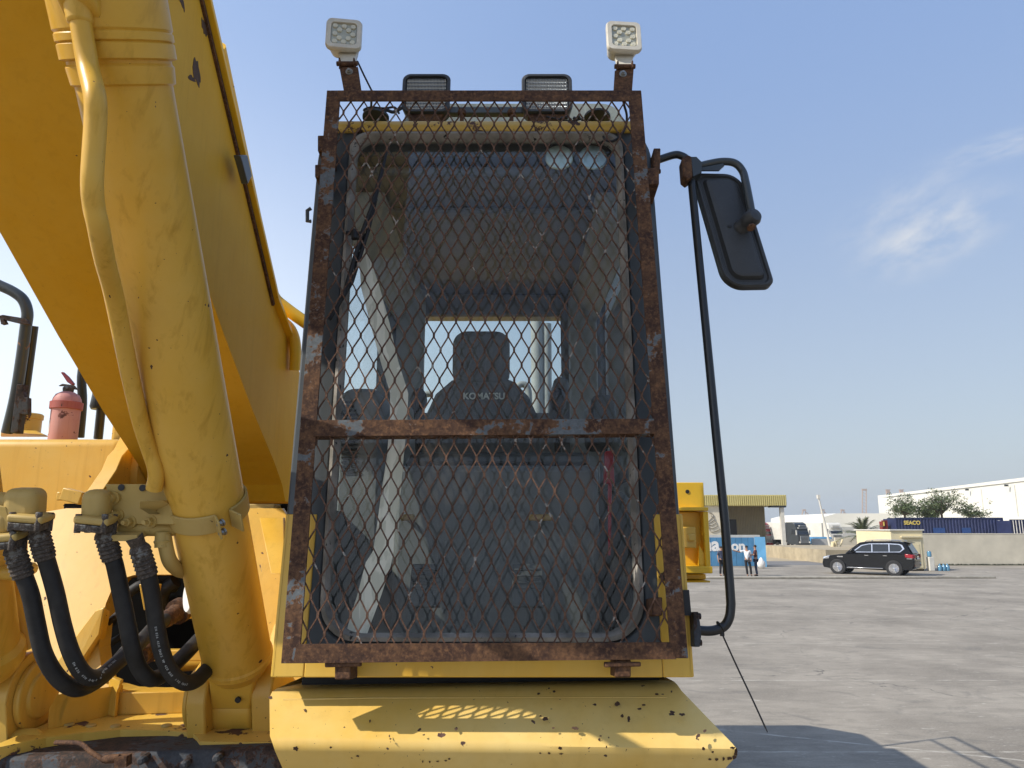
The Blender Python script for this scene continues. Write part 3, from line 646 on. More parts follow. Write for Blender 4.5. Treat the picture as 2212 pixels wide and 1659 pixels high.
# ---------------- cage-top work lamps
def ledlamp(px, py, yaw, pitch, bx, stempx):
    c = FP(px, py, -.01); R = (Euler((math.radians(90 - pitch), 0, math.radians(yaw)), 'XYZ')).to_matrix()
    X, Y_, Z = R.col[0], R.col[1], R.col[2]                  # right, up, towards the viewer
    def T(x, y, z): return c + X * x + Y_ * y + Z * z
    h = .0575; m = MB()
    secs = [(-.07, .036, .02), (-.064, .044, .022), (-.02, .052, .022), (-.012, .0575, .02), (-.002, .0585, .018), (.006, .055, .016), (.006, .042, .012), (-.004, .041, .012)]
    rings = [[T(x, y, z) for x, y in rrect(-s, -s, s, s, r, 6)] for z, s, r in secs]; n = len(rings[0]); vs = sum(rings, [])
    fs = [(a * n + i, a * n + (i + 1) % n, (a + 1) * n + (i + 1) % n, (a + 1) * n + i) for a in range(len(rings) - 1) for i in range(n)] + [tuple(range(n)), tuple(range((len(rings) - 1) * n, len(rings) * n))]
    m.add(vs, fs); L_ = m.build('work_lamp', 'whitelamp', EX, smooth=True, ang=50)
    m = MB(); m.prism([T(x, y, -.001) for x, y in rrect(-.0405, -.0405, .0405, .0405, .01, 4)], -Z * .002); m.build('lamp_face', 'led', L_)
    m = MB()
    for r_, xs in ((.03, (-.029, 0, .029)), (.0155, (-.0145, .0145)), (0, (-.029, .029)), (-.0155, (-.0145, .0145)), (-.03, (-.029, 0, .029))):
        for x in xs: m.lathe(T(x, r_, -.001), Z, [(0, .0088), (.003, .0086), (.004, .0075), (.0015, .0045), (.0015, .003), (.004, .0022), (.0045, .0003)], 14)
    m.build('lens_row', 'bead', L_, smooth=True)
    s0, s1 = FP(stempx[0], 112 if px < 1000 else 118, -.04), FP(stempx[1], 142 if px < 1000 else 148, -.015)
    m = MB(); m.hexa([s0 + Vector((-.032, 0, 0)), s0 + Vector((.032, 0, 0)), s0 + Vector((.032, .02, 0)), s0 + Vector((-.032, .02, 0))], [s1 + Vector((-.019, 0, 0)), s1 + Vector((.019, 0, 0)), s1 + Vector((.019, .02, 0)), s1 + Vector((-.019, .02, 0))]); m.build('stem', 'whitelamp', L_, bevel=.003)
    m = MB(); u_, v_ = uv(s1); m.prism(Qs([(u_ - .028, v_ - .012), (u_ + .028, v_ - .012), (u_ + .026, v_ + .012), (u_ - .026, v_ + .012)], -.012), -PN * .006)
    m.prism(Qs([(u_ - .026, v_ - .012), (u_ - .021, v_ - .012), (u_ - .021, v_ + .014), (u_ - .026, v_ + .014)], .006), -PN * .03); m.prism(Qs([(u_ + .021, v_ - .012), (u_ + .026, v_ - .012), (u_ + .026, v_ + .014), (u_ + .021, v_ + .014)], .006), -PN * .03)
    m.tube([Q(u_ - .034, v_, -.006), Q(u_ + .034, v_, -.006)], .008, 8)
    q = [U(x, y) for x, y in bx]; m.prism(Qs(q, -.008), -PN * .008); br = m.build('bracket', 'rust', EX, bevel=.0015)
    cx = sum(x for x, y in bx) / 4; cy = bx[2][1] * .75 + bx[0][1] * .25
    bolt(br, FP(cx - 2, 155 if px < 1000 else 160, -.008), PN, .008, .008, 'nut')
    return L_
ledlamp(743, 74, 8, 4, [(742, 196), (780, 196), (772, 140), (732, 142)], (751, 751))
ledlamp(1348, 79, 5, 6, [(1326, 196), (1366, 196), (1370, 144), (1329, 148)], (1349, 1349))
# black roof lamps
def rooflamp(px):
    n = -.2; a, d = U(px - 54, 243, n), U(px + 54, 160, n); x0, v0, x1, v1 = a[0], a[1], d[0], d[1]
    m = MB(); secs = [(-.075, .02, .03), (-.06, .006, .03), (0, 0, .028), (.004, .003, .026), (.004, .011, .022), (-.006, .012, .022)]
    rings = [Qs(rrect(x0 + i, v0 + i, x1 - i, v1 - i, r, 6), n + z) for z, i, r in secs]; k_ = len(rings[0]); vs = sum(rings, [])
    fs = [(q * k_ + i, q * k_ + (i + 1) % k_, (q + 1) * k_ + (i + 1) % k_, (q + 1) * k_ + i) for q in range(len(rings) - 1) for i in range(k_)] + [tuple(range(k_)), tuple(range((len(rings) - 1) * k_, len(rings) * k_))]
    m.add(vs, fs); L_ = m.build('roof_lamp', 'plast', EX, smooth=True, ang=50)
    m = MB(); nx, ny = 27, 9; du = (x1 - x0 - .032) / nx; dv = (v1 - v0 - .032) / ny
    for i in range(nx):
        for j in range(ny):
            u0, w0 = x0 + .016 + i * du, v0 + .016 + j * dv
            c4 = [Q(u0, w0, n - .004), Q(u0 + du, w0, n - .004), Q(u0 + du, w0 + dv, n - .004), Q(u0, w0 + dv, n - .004)]; ap = Q(u0 + du / 2, w0 + dv * .62, n + .0005)
            m.add(c4 + [ap], [(0, 1, 4), (1, 2, 4), (2, 3, 4), (3, 0, 4)])
    m.build('lens', 'lens', L_)
    m = MB(); m.prism(Qs([(x0 + .04, v0 - .03), (x1 - .04, v0 - .03), (x1 - .02, v0 + .004), (x0 + .02, v0 + .004)], n - .01), -PN * .04); m.build('lamp_foot', 'rust', L_, bevel=.004)
rooflamp(920); rooflamp(1181)
b = MB(); b.box(FP(1050, 242, -.24), ((FP(1190, 242, -.24) - FP(905, 242, -.24)).x, .03, .026)); b.build('lamp_rail', 'cabgrey', EX, bevel=.004)
for px in (998, 1105):
    b = MB(); b.lathe(FP(px, 243, -.2), PV, [(-.05, .007), (-.012, .007), (-.01, .014), (.0, .016), (.01, .012), (.012, .001)], 12); b.build('rail_bolt', 'rust', EX, smooth=True)
# pale roof visor
nv = -.42; pts = quadmap(rrect(0, 0, 1, 1, [.02, .04, .07, .02], 8), [Vector(U(880, 268, nv)), Vector(U(1347, 268, nv)), Vector(U(1347, 222, nv)), Vector(U(880, 224, nv))])
pts = [Vector(p) for p in pts]
b = MB(); w4 = [U(872, 266, nv), U(1346, 266, nv), U(1322, 224, nv), U(960, 224, nv)]
hv = w4[2][1] - w4[1][1]
outl = rrect(w4[0][0], w4[0][1], w4[1][0], w4[2][1], [.002, .002, hv * .9, hv * .9], 8); b.prism(Qs(outl, nv), -PN * .6); b.build('roof_hatch', 'visor', cab, smooth=True)
b = MB()
b.tube([FP(772, 132, -.03), FP(786, 162, -.04), FP(803, 196, -.08)], .003, 8)
b.tube(smoothpath([FP(803, 196, -.08), FP(800, 240, -.2), FP(786, 238, -.2), FP(800, 232, -.2), FP(830, 234, -.2), FP(852, 232, -.2), FP(862, 245, -.2)]), .004, 8)
b.tube(smoothpath([FP(830, 250, -.2), FP(834, 238, -.2), FP(850, 242, -.2), FP(870, 232, -.2)]), .006, 8); b.build('lamp_cable', 'black', EX, smooth=True)
b = MB(); b.tube(smoothpath([FP(1342, 148, -.03), FP(1346, 215, -.05), FP(1354, 250, -.1), FP(1349, 280, -.1), FP(1330, 302, -.1), FP(1308, 302, -.1), FP(1290, 270, -.15), FP(1262, 256, -.2), FP(1230, 262, -.2), FP(1180, 252, -.2)]), .004, 8)
for k in range(8): b.sphere(FP(1205 + k * 9, 259 - (k % 3) * 3, -.19), .007, 8)
b.build('lamp_cable', 'black', EX, smooth=True)
for px in (812, 1290):
    b = MB(); b.lathe(FP(px, 252, -.16), PV, [(-.008, .045), (0, .045), (.008, .03), (.01, .002)], 20); b.tube(smoothpath([FP(px, 252, -.16), FP(px + 2, 240, -.16), FP(px + 14, 240, -.17)]), .006, 8); b.build('antenna_base', 'plast', EX, smooth=True)

# ---------------- mirror on its pole
b = MB(); nm = -.1
pl = [FP(1503, 1361, nm), FP(1530, 1363, nm), FP(1549, 1360, nm), FP(1566, 1351, nm), FP(1576, 1332, nm), FP(1579, 1305, nm), FP(1576, 1260, nm), FP(1566, 1130, nm), FP(1546, 930, nm), FP(1520, 660, nm), FP(1494, 395, nm), FP(1490, 366, nm), FP(1484, 345, nm), FP(1470, 336, nm), FP(1455, 335, nm), FP(1420, 346, nm)]
b.tube(smoothpath(pl[:6], 5) + pl[6:10] + smoothpath(pl[10:], 5), .0125, 14); pole = b.build('mirror_pole', 'blacktube', EX, smooth=True, ang=60)
b = MB(); b.prism(Qs([U(1495, 1397, nm - .0), U(1507, 1397, nm), U(1510, 1375, nm), U(1508, 1348, nm), U(1504, 1322, nm), U(1493, 1322, nm)], nm + .025), -PN * .06)
b.tube([FP(1504, 1331, nm), FP(1514, 1331, nm)], .009, 6); b.tube([FP(1506, 1388, nm), FP(1516, 1388, nm)], .009, 6)
b.build('pole_flange', 'turn', pole, bevel=.002)
b = MB(); b.prism(Qs([U(1408, 378, nm), U(1423, 374, nm), U(1424, 330, nm), U(1409, 330, nm)], nm + .025), -PN * .06); b.tube([FP(1412, 371, nm), FP(1427, 370, nm)], .009, 6)
b.build('pole_flange', 'rust', pole, bevel=.003)
b = MB(); b.prism(Qs([(u, v) for u, v in [U(1469, 352, nm), U(1482, 346, nm), U(1490, 350, nm), U(1492, 392, nm), U(1482, 400, nm), U(1472, 392, nm)]], nm + .03), -PN * .05); b.build('pole_clamp', 'rust', pole, bevel=.004)
b = MB(); b.prism(Qs([U(1489, 350, nm), U(1500, 350, nm), U(1512, 362, nm), U(1511, 384, nm), U(1493, 392, nm)], nm + .028), -PN * .045)
b.tube(smoothpath([FP(1500, 362, nm), FP(1530, 354, nm), FP(1562, 349, nm), FP(1588, 353, nm), FP(1604, 370, nm), FP(1611, 395, nm + .01), FP(1618, 430, nm + .02), FP(1625, 468, nm + .03)], 6), .0125, 14)
b.prism(Qs([U(1510, 372, nm), U(1552, 372, nm), U(1563, 362, nm), U(1560, 357, nm), U(1512, 366, nm)], nm + .01), -PN * .006)
arm = b.build('mirror_arm', 'steelgrey', EX, smooth=True, ang=40)
mc = [Vector(U(1569, 619, nm - .01)), Vector(U(1676, 617, nm - .01)), Vector(U(1600, 374, nm - .01)), Vector(U(1497, 372, nm - .01))]
def mq(ins, seg=8):
    w, h = .13, .34; base = rrect(ins, ins, w - ins, h - ins, [max(.006, .05 - ins), max(.006, .024 - ins * .5), max(.006, .045 - ins), max(.006, .024 - ins * .5)], seg)
    return quadmap([(x / w, y / h) for x, y in base], mc)
b = MB(); secs = [(0, -.03), (0, -.005), (.004, .0), (.010, 0), (.013, -.006), (.02, -.006), (.026, .008), (.034, .011)]
rings = [[Q(p[0], p[1], nm - .01 + z) for p in mq(i)] for i, z in secs]; k_ = len(rings[0]); vs = sum(rings, [])
b.add(vs, [(q * k_ + i, q * k_ + (i + 1) % k_, (q + 1) * k_ + (i + 1) % k_, (q + 1) * k_ + i) for q in range(len(rings) - 1) for i in range(k_)] + [tuple(range(k_)), tuple(range((len(rings) - 1) * k_, len(rings) * k_))])
mir = b.build('mirror_housing', 'plast', EX, smooth=True, ang=35)
b = MB(); b.prism([Q(p[0], p[1], nm - .0405) for p in mq(.006)], -PN * .002); b.build('mirror_glass', 'mirror', mir)
b = MB(); p0 = FP(1604, 489, nm + .0); p1 = FP(1628, 468, nm + .05); ax = (p1 - p0)
b.lathe(p0 - ax.normalized() * .012, ax, [(0, .027), (.012, .027), (.016, .024), (ax.length - .02, .022), (ax.length - .018, .026), (ax.length + .012, .027), (ax.length + .024, .02), (ax.length + .028, .002)], 20); b.build('ball_joint', 'plast', mir, smooth=True, ang=45)
b = MB(); b.lathe(FP(1622, 490, nm + .06), Vector((.2, -.6, -1)), [(0, .013), (.006, .013), (.008, .004)], 14); b.build('joint_screw', 'rust', mir)
b = MB(); b.box(FP(1576, 489, nm + .002), (.012, .004, .007)); b.build('slot', 'black', mir)
# cable tie hanging from the pole
b = MB(); c0 = FP(1556, 1354, nm); t = (FP(1566, 1347, nm) - FP(1545, 1360, nm)).normalized(); x_ = t.cross(PN).normalized()
b.tube([c0 + (x_ * math.cos(a) + PN * math.sin(a)) * .0142 for a in [2 * math.pi * k / 18 for k in range(18)]], .0024, 6, closed=True)
b.box(FP(1560, 1370, nm), (.010, .008, .009)); b.tube(smoothpath([FP(1561, 1372, nm), FP(1592, 1440, nm), FP(1626, 1512, nm + .01), FP(1658, 1582, nm + .02)], 5), [.0022] * 15 + [.0012], 6)
tag(b.build('cable_tie', 'black', smooth=True, origin=c0), 'long black cable tie dangling from the lower bend of the mirror pole', 'cable tie')
b = MB(); b.prism(Qs([U(1421, 1247, NC), U(1444, 1262, NC), U(1441, 1243, NC), U(1428, 1238, NC)], NC + .03), -PN * .025); b.build('hinge_cover', 'black', cab)
b = MB(); b.prism(Qs([U(1476, 1330, NC), U(1490, 1330, NC), U(1485, 1275, NC), U(1472, 1275, NC)], NC + .02), -PN * .04); b.build('door_catch', 'black', cab)
# ================================================================== boom, cylinders, hoses, revolving frame
XL, XR = -1.91, -1.21
def yz(px, py, X):                                           # point at lateral position X seen at (px, py)
    return C(px, py, X / ((px - CX) / FPX))
lowp = [(2.0 - 4.6, 4.41 + 4.6 * .60), (1.936 - 1.6, 4.43 + 1.6 * .655), (1.936, 4.43), (2.603, 3.98), (3.02, 3.69), (3.42, 3.43), (3.78, 3.22), (3.93, 3.115), (4.0, 3.03)]
topp = [(4.35, 3.02), (4.50, 3.15), (4.48, 3.38), (4.30, 3.58), (4.05, 3.84), (3.6, 4.04), (3.08, 4.49), (2.57, 4.93), (1.0, 6.3), (-.6, 7.55), (-2.3, 8.6), (-2.6, 8.5)]
prof = lowp + topp
b = MB(); b.prism([(XL, y, z) for y, z in prof], (XR - XL, 0, 0)); boom = b.build('boom', 'yelboom', EX)
def rib(mb, pts, x0, x1, th):                                # plate following a profile line
    n = len(pts); vs = []
    for i, (y, z) in enumerate(pts):
        a = pts[max(0, i - 1)]; c = pts[min(n - 1, i + 1)]; t = Vector((0, c[0] - a[0], c[1] - a[1])).normalized(); nn = Vector((0, -t.z, t.y)) * th
        for x, q in ((x0, 0), (x1, 0), (x1, 1), (x0, 1)): vs.append(Vector((x, y, z)) + nn * q)
    f = [(4 * i + k, 4 * i + (k + 1) % 4, 4 * i + 4 + (k + 1) % 4, 4 * i + 4 + k) for i in range(n - 1) for k in range(4)] + [(0, 1, 2, 3), (4 * n - 4, 4 * n - 3, 4 * n - 2, 4 * n - 1)]
    mb.add(vs, f)
b = MB(); rib(b, [(y, z) for y, z in topp[4:11]][::-1], XL - .02, XR + .035, -.022); b.build('top_plate', 'yeldeep', boom, bevel=.003)
b = MB(); rib(b, [(y, z - .035) for y, z in topp[5:11]][::-1], XR, XR + .012, -.02); b.build('weld_seam', 'rust', boom)
# long scars where the paint has flaked off near the top edge of the boom side
for px, py, l, w in ((424, 156, 66, 7), (392, 2, 44, 4), (441, 58, 40, 5), (414, 170, 16, 6)):
    rr = random.Random(px); pts = []
    for k in range(18):
        a = 2 * math.pi * k / 18; r_ = .7 + .5 * rr.random(); pts.append(yz(px + w * r_ * math.cos(a) + 6 * math.sin(a) * .8, py + l / 2 * r_ * math.sin(a), XR - .0))
    for p in pts: p.x = XR
    b = MB(); b.prism(pts, (.0015, 0, 0)); b.build('bare_patch', 'chip', boom)
b = MB(); b.prism([yz(503, 335, -1.17), yz(520, 335, -1.17), yz(530, 380, -1.17), yz(521, 398, -1.17), yz(508, 350, -1.17)], (.03, 0, 0)); b.build('clamp_plate', 'cabgrey', boom, bevel=.004)
b = MB()
pa = smoothpath([C(470, 100, 3.1), C(520, 330, 3.5), C(560, 520, 3.62), C(574, 590, 3.95), C(590, 640, 3.95), C(620, 668, 3.95), C(665, 700, 3.95)], 5); b.tube(pa, .034, 12); b.build('boom_pipe', 'yeldeep', boom, smooth=True)
b = MB(); pa = smoothpath([C(570, 640, 4.0), C(590, 672, 4.0), C(608, 692, 4.0), C(628, 712, 4.0), C(638, 745, 4.0), C(637, 800, 4.0)], 5); b.tube(pa, .03, 12); b.build('boom_pipe', 'yeldeep', boom, smooth=True)

# right-hand boom cylinder
def cylpt(py, cz): return C(233 + (535 - 233) * py / 1530, py, cz)
pB, pT = cylpt(1530, 2.34), cylpt(0, 1.60); axd = (pT - pB).normalized(); Lc = (pT - pB).length
def at_py(py):                                               # distance along the cylinder axis seen at height py
    best = min(range(0, 401), key=lambda k: abs(proj(pB + axd * (Lc * 1.1 * k / 400))[1] - py)); return Lc * 1.1 * best / 400
def proj(p):
    d = Vector(p) - Vector((0, 0, CAM_H)); c, s = math.cos(PITCH), math.sin(PITCH); z = d.y * c + d.z * s; y = -d.y * s + d.z * c
    return CX + d.x / z * FPX, CY - y / z * FPX, z
R_ = .1
h = {k: at_py(k) for k in (1455, 1430, 1405, 185, 165, 145, 130, 95, 78, 0)}
b = MB(); b.lathe(pB, axd, [(h[1455] + .012, .05), (h[1455] + .016, .078), (h[1430], .097), (h[1430] + .006, .103), (h[1430] + .022, .1045), (h[1430] + .028, .1), (h[1405] + .006, R_), (h[185], R_), (h[185] + .004, .107), (h[145], .110), (h[145] + .006, .106), (h[130] - .004, .106), (h[130], .118), (h[95] - .004, .118), (h[95], .114), (h[95] + .003, .119), (h[78], .119), (h[78] + .004, .116), (h[78] + .009, .1195), (Lc, .1195), (Lc + .25, .12), (Lc + .255, .10), (Lc + .3, .06)], 56)
cyl = b.build('boom_cylinder', 'yelcyl', EX, smooth=True, ang=28)
b = MB(); b.tube([pB + axd * (Lc + .29), pB + axd * (Lc + .9)], .05, 20); b.build('piston_rod', 'nut', cyl, smooth=True)
# eye at the foot: short round barrel lying across
ec = C(521, 1518, 2.36)
b = MB(); b.lathe(ec - Vector((.062, 0, 0)), (1, 0, 0), [(0, .085), (.004, .093), (.12, .093), (.124, .085)], 40)
b.hexa([ec + Vector((-.0615, -.092, .0)), ec + Vector((.0615, -.092, .0)), ec + Vector((.0615, .08, .0)), ec + Vector((-.0615, .08, .0))], [pB + axd * (h[1455] + .03) + Vector((-.07, -.07, 0)), pB + axd * (h[1455] + .03) + Vector((.07, -.07, 0)), pB + axd * (h[1455] + .03) + Vector((.07, .06, 0)), pB + axd * (h[1455] + .03) + Vector((-.07, .06, 0))])
eye = b.build('cylinder_eye', 'yel', cyl, bevel=.008, bseg=3)
b = MB(); b.lathe(ec - Vector((.078, 0, 0)), (1, 0, 0), [(0, .08), (.016, .08)], 30); b.build('gap_shade_disc', 'dark', cyl)  # added black discs paint the shade in the gaps beside the eye
b = MB(); b.lathe(ec + Vector((.0625, 0, 0)), (1, 0, 0), [(0, .08), (.016, .08)], 30); b.build('gap_shade_disc', 'dark', cyl)
b = MB(); gp = C(515, 1511, 2.245); b.lathe(gp, (0, -1, -.15), [(0, .009), (.006, .009), (.0065, .005), (.002, .004)], 16); b.build('grease_fitting', 'black', cyl)
# hard line down the cylinder
pp = [(165, -40, 1.5), (172, 30, 1.5), (190, 143, 1.5), (205, 208, 1.46), (206, 268, 1.46), (199, 387, 1.46), (203, 446, 1.48), (213, 492, 1.5), (226, 560, 1.57), (247, 642, 1.68), (277, 791, 1.8), (304, 910, 1.88), (325, 975, 1.92), (335, 1005, 1.93), (338, 1028, 1.94), (333, 1056, 1.95)]
b = MB(); b.tube(smoothpath([C(*p) for p in pp], 5), .0208, 16); b.build('steel_pipe', 'yelcyl', EX, smooth=True)
b = MB(); b.box(C(175, 6, 1.5), (.075, .06, .04), (-.3, 0, .1)); b.lathe(C(171, 22, 1.5), (C(171, 22, 1.5) - C(174, 60, 1.5)), [(-.03, .024), (-.01, .026), (.01, .03), (.02, .03)], 16); b.build('pipe_flange', 'yelcyl', EX, bevel=.008, bseg=3)
b = MB(); b.box(C(228, 18, 1.62), (.09, .06, .07), (-.3, 0, .05)); b.build('port_block', 'yelcyl', cyl, bevel=.012, bseg=3)
# clamp band round the cylinder
hb = at_py(1093); cb = pB + axd * hb; side = axd.cross(Vector((0, 1, 0))).normalized(); fr = side.cross(axd).normalized()
if fr.y > 0: fr = -fr
if side.x < 0: side = -side
b = MB(); n = 44; ring_o, ring_i, ring_o2, ring_i2 = [], [], [], []
for k in range(n + 1):
    a = math.radians(-52 + 18 + (360 - 24) * k / n) ; d_ = side * math.cos(a) - fr * math.sin(a)
    for L_, r_, hh in ((ring_o, .1085, -.026), (ring_i, .1015, -.026), (ring_o2, .1085, .026), (ring_i2, .1015, .026)): L_.append(cb + d_ * r_ + axd * hh)
m_ = n + 1; b.add(ring_o + ring_i + ring_o2 + ring_i2, sum([[(i, i + 1, 2 * m_ + i + 1, 2 * m_ + i), (m_ + i, 3 * m_ + i, 3 * m_ + i + 1, m_ + i + 1), (i, m_ + i, m_ + i + 1, i + 1), (2 * m_ + i, 2 * m_ + i + 1, 3 * m_ + i + 1, 3 * m_ + i)] for i in range(n)], []))
for a, L_ in ((-36, .05), (-58, .045)):
    a = math.radians(-a); d_ = side * math.cos(a) + fr * math.sin(a); tt = d_.cross(axd)
    c0 = cb + d_ * .106; Rm = Matrix((d_, tt, axd)).transposed(); b.box(c0 + d_ * L_ / 2, (L_, .006, .052), Rm)
band = b.build('clamp_band', 'cream', cyl, bevel=.0015)
for zz in (-.014, .014):
    a = math.radians(52); d_ = side * math.cos(a) + fr * math.sin(a); bolt(band, cb + d_ * .132 + axd * zz + fr * .004, (fr - side * .7), .007, .01, 'nut')
b = MB(); rod = [C(300, 1094, 1.93), C(352, 1094, 1.96), C(398, 1112, 2.05)]
b.prism([C(300, 1082, 1.925), C(350, 1080, 1.95), C(366, 1090, 1.98), C(392, 1107, 2.06), C(378, 1110, 2.05), C(322, 1110, 1.93), C(300, 1098, 1.925)], (0, .03, 0)); b.build('support_strap', 'cream', band, bevel=.006)
# bracket plate with nuts
b = MB(); q = [C(227, 1046, 1.985), C(360, 1045, 1.985), C(377, 1133, 1.975), C(250, 1132, 1.975)]; b.prism(q, (0, .014, 0)); plate = b.build('hose_bracket', 'cream', EX, bevel=.002)
for x, y in ((247, 1076), (256, 1112), (283, 1127), (327, 1126)): bolt(plate, C(x, y, 1.98), (-.15, -1, -.1), .0115, .02, 'cream', 'nut')
for x, y in ((262, 1053), (308, 1054)):
    b = MB(); b.lathe(C(x, y, 1.981), (0, -1, 0), [(0, .009), (.001, .009), (.0012, .004)], 16); b.build('bolt_hole', 'black', plate)
b = MB(); b.tube(smoothpath([C(262, 1142, 2.0), C(320, 1141, 2.0), C(372, 1141, 2.02), C(384, 1139, 2.05)], 4), .021, 16); b.box(C(281, 1156, 1.97), (.068, .06, .016), (.25, 0, 0)); b.lathe(C(352, 1150, 2.0), Vector((.05, 0, -1)), [(0, .02), (.02, .02), (.024, .023), (.03, .02), (.04, .02)], 16)
b.build('manifold', 'cream', EX, bevel=.003)
b = MB(); b.tube(smoothpath([C(354, 1155, 2.0), C(359, 1185, 2.0), C(368, 1214, 2.02), (C(388, 1232, 2.08)), C(420, 1238, 2.2)], 5), .0195, 14); b.build('steel_pipe', 'cream', EX, smooth=True)
def elbow(c, size, neck0, neck1, nr, fl, flrot, fsz=(.088, .07, .02)):
    b = MB(); c = Vector(c); b.box(c, size, (.12, 0, .06)); e = b.build('hose_elbow', 'cream', EX, bevel=.024, bseg=5, ang=80)
    b = MB(); b.tube([neck0, neck1], nr, 18); b.build('neck', 'cream', e, smooth=True)
    b = MB(); b.box(fl, fsz, flrot); b.build('flange', 'cream', e, bevel=.007, bseg=3)
    b = MB(); b.box(Vector(fl) + Vector((0, 0, -.02)), (.078, .064, .018), flrot)
    for sx_ in (-1, 1):
        for sy_ in (-1, 1): b.tube([Vector(fl) + Vector((sx_ * .034, sy_ * .024, -.036)), Vector(fl) + Vector((sx_ * .034, sy_ * .024, .0125))], .0085, 6)
    b.build('flange_bolts', 'ferr', e, bevel=.002)
    return e
elbow(C(210, 1092, 1.955), (.066, .066, .085), C(215, 1086, 1.97), C(240, 1088, 1.99), .022, C(209, 1121, 1.935), (.2, .1, .1))
elbow(C(55, 1089, 1.94), (.088, .074, .085), C(-20, 1078, 1.96), C(30, 1084, 1.95), .022, C(68, 1117, 1.915), (.2, .08, .1))
elbow(C(2, 1128, 1.93), (.08, .07, .07), C(-60, 1120, 1.95), C(-20, 1124, 1.94), .022, C(12, 1158, 1.91), (.2, -.08, .1))
b = MB(); b.prism([C(-10, 1090, 1.9), C(12, 1095, 1.9), C(26, 1140, 1.9), C(20, 1145, 1.9), C(-10, 1142, 1.9)], (0, .01, 0)); b.build('hose_bracket', 'cream', EX, bevel=.002)
def hose(tag_pts, ferr, neck, r=.0215, fr_=.0262, end=None):
    b = MB(); b.tube(smoothpath([C(*p) for p in tag_pts], 6), r, 16); h_ = b.build('hydraulic_hose', 'hose', EX, smooth=True)
    f0, f1 = C(*ferr[0]), C(*ferr[1]); ax = f1 - f0; L_ = ax.length
    pr = [(0, fr_ * .72), (L_ * .1, fr_ * .95)]
    for k in range(6): t = L_ * (.2 + .13 * k); pr += [(t - .004, fr_), (t, fr_ * 1.06), (t + .003, fr_ * .93)]
    pr += [(L_ * .98, fr_ * .98), (L_, fr_ * .9)]
    b = MB(); b.lathe(f0, ax, pr, 20); b.tube([C(*neck), f0 + ax * .1], [fr_ * .85, fr_ * .7], 14); b.build('ferrule', 'ferr', h_, smooth=True, ang=35)
    return h_
def Z3(L_): return L_
H1 = hose([(50, 1242, 1.93), (54, 1251, 1.93), (67, 1289, 1.93), (79, 1348, 1.93), (92, 1405, 1.93), (113, 1448, 1.94), (137, 1475, 1.96), (164, 1488, 2.0), (190, 1482, 2.06), (216, 1466, 2.12), (245, 1440, 2.2), (280, 1400, 2.3), (305, 1385, 2.36)], [(28, 1178, 1.92), (51, 1246, 1.93)], (16, 1160, 1.92))
H2 = hose([(99, 1207, 1.94), (103, 1219, 1.94), (120, 1280, 1.94), (135, 1348, 1.94), (152, 1405, 1.94), (173, 1447, 1.95), (196, 1464, 1.98), (222, 1457, 2.04), (256, 1429, 2.12), (298, 1393, 2.22), (336, 1352, 2.35), (362, 1335, 2.42)], [(82, 1146, 1.93), (98, 1207, 1.94)], (72, 1122, 1.92))
H3 = hose([(243, 1208, 1.96), (248, 1220, 1.96), (263, 1290, 1.96), (275, 1348, 1.96), (286, 1402, 1.96), (300, 1441, 1.98), (321, 1465, 2.0), (345, 1462, 2.05), (372, 1440, 2.12), (408, 1405, 2.22), (445, 1365, 2.35), (480, 1330, 2.5)], [(224, 1146, 1.95), (243, 1208, 1.96)], (214, 1124, 1.94))
H4 = hose([(320, 1244, 1.97), (323, 1256, 1.97), (331, 1300, 1.97), (338, 1352, 1.97), (348, 1402, 1.97), (361, 1438, 1.98), (379, 1463, 2.0), (402, 1475, 2.04), (426, 1468, 2.1), (446, 1448, 2.18), (470, 1425, 2.3), (500, 1400, 2.45)], [(299, 1176, 1.96), (320, 1244, 1.97)], (290, 1160, 1.95))
for hh, x, y, cz, s_ in ((H4, 352, 1370, 1.938, 'EN 856 4SH DN25 W.P. 420 BAR'), (H2, 150, 1370, 1.91, 'EN 856 4SH DN25 W.P. 420 BAR')):
    pass
# lettering run along two of the hoses, each letter on the hose skin
def hosetext(H, pts, body, size):
    pth = smoothpath([C(*p) for p in pts], 6); acc_ = [0]
    for i in range(1, len(pth)): acc_.append(acc_[-1] + (pth[i] - pth[i - 1]).length)
    step = size * .72; s0 = 0; mv, mf = [], []; cu = None; allm = []
    for ch in body:
        s0 += step
        if s0 > acc_[-1]: break
        if ch == ' ': continue
        i = max(k for k in range(len(acc_)) if acc_[k] <= s0); i = min(i, len(pth) - 2); t = (s0 - acc_[i]) / max(1e-6, acc_[i + 1] - acc_[i]); p = pth[i].lerp(pth[i + 1], t); d_ = (pth[i + 1] - pth[i]).normalized()
        n_ = (Vector((.25, -1, .25))); n_ = (n_ - d_ * n_.dot(d_)).normalized(); up_ = n_.cross(d_)
        o = text('tmp', ch, 'letter', p + n_ * .0222 - up_ * size * .35, d_, up_, size, None, bold=.02, ext=.0002)
        o.location = (0, 0, 0); o.data.transform(Matrix.Translation(p + n_ * .0222 - up_ * size * .35)); allm.append(o)
    m = MB()
    for o in allm: m.add([v.co for v in o.data.vertices], [tuple(f.vertices) for f in o.data.polygons]); bpy.data.objects.remove(o)
    return m.build('hose_print', 'igl', H)
hosetext(H4, [(338, 1345, 1.97), (348, 1402, 1.97), (361, 1438, 1.98), (379, 1463, 2.0), (402, 1475, 2.04), (426, 1468, 2.1)], 'EN 856 4SH DN25 WP 420 BAR  ISO 3862', .0075)
hosetext(H2, [(158, 1420, 1.94), (173, 1447, 1.95), (196, 1464, 1.98), (222, 1457, 2.04), (256, 1429, 2.12), (298, 1393, 2.22)], 'EN 856 4SH DN25 WP 420 BAR  ISO 3862', .0075)
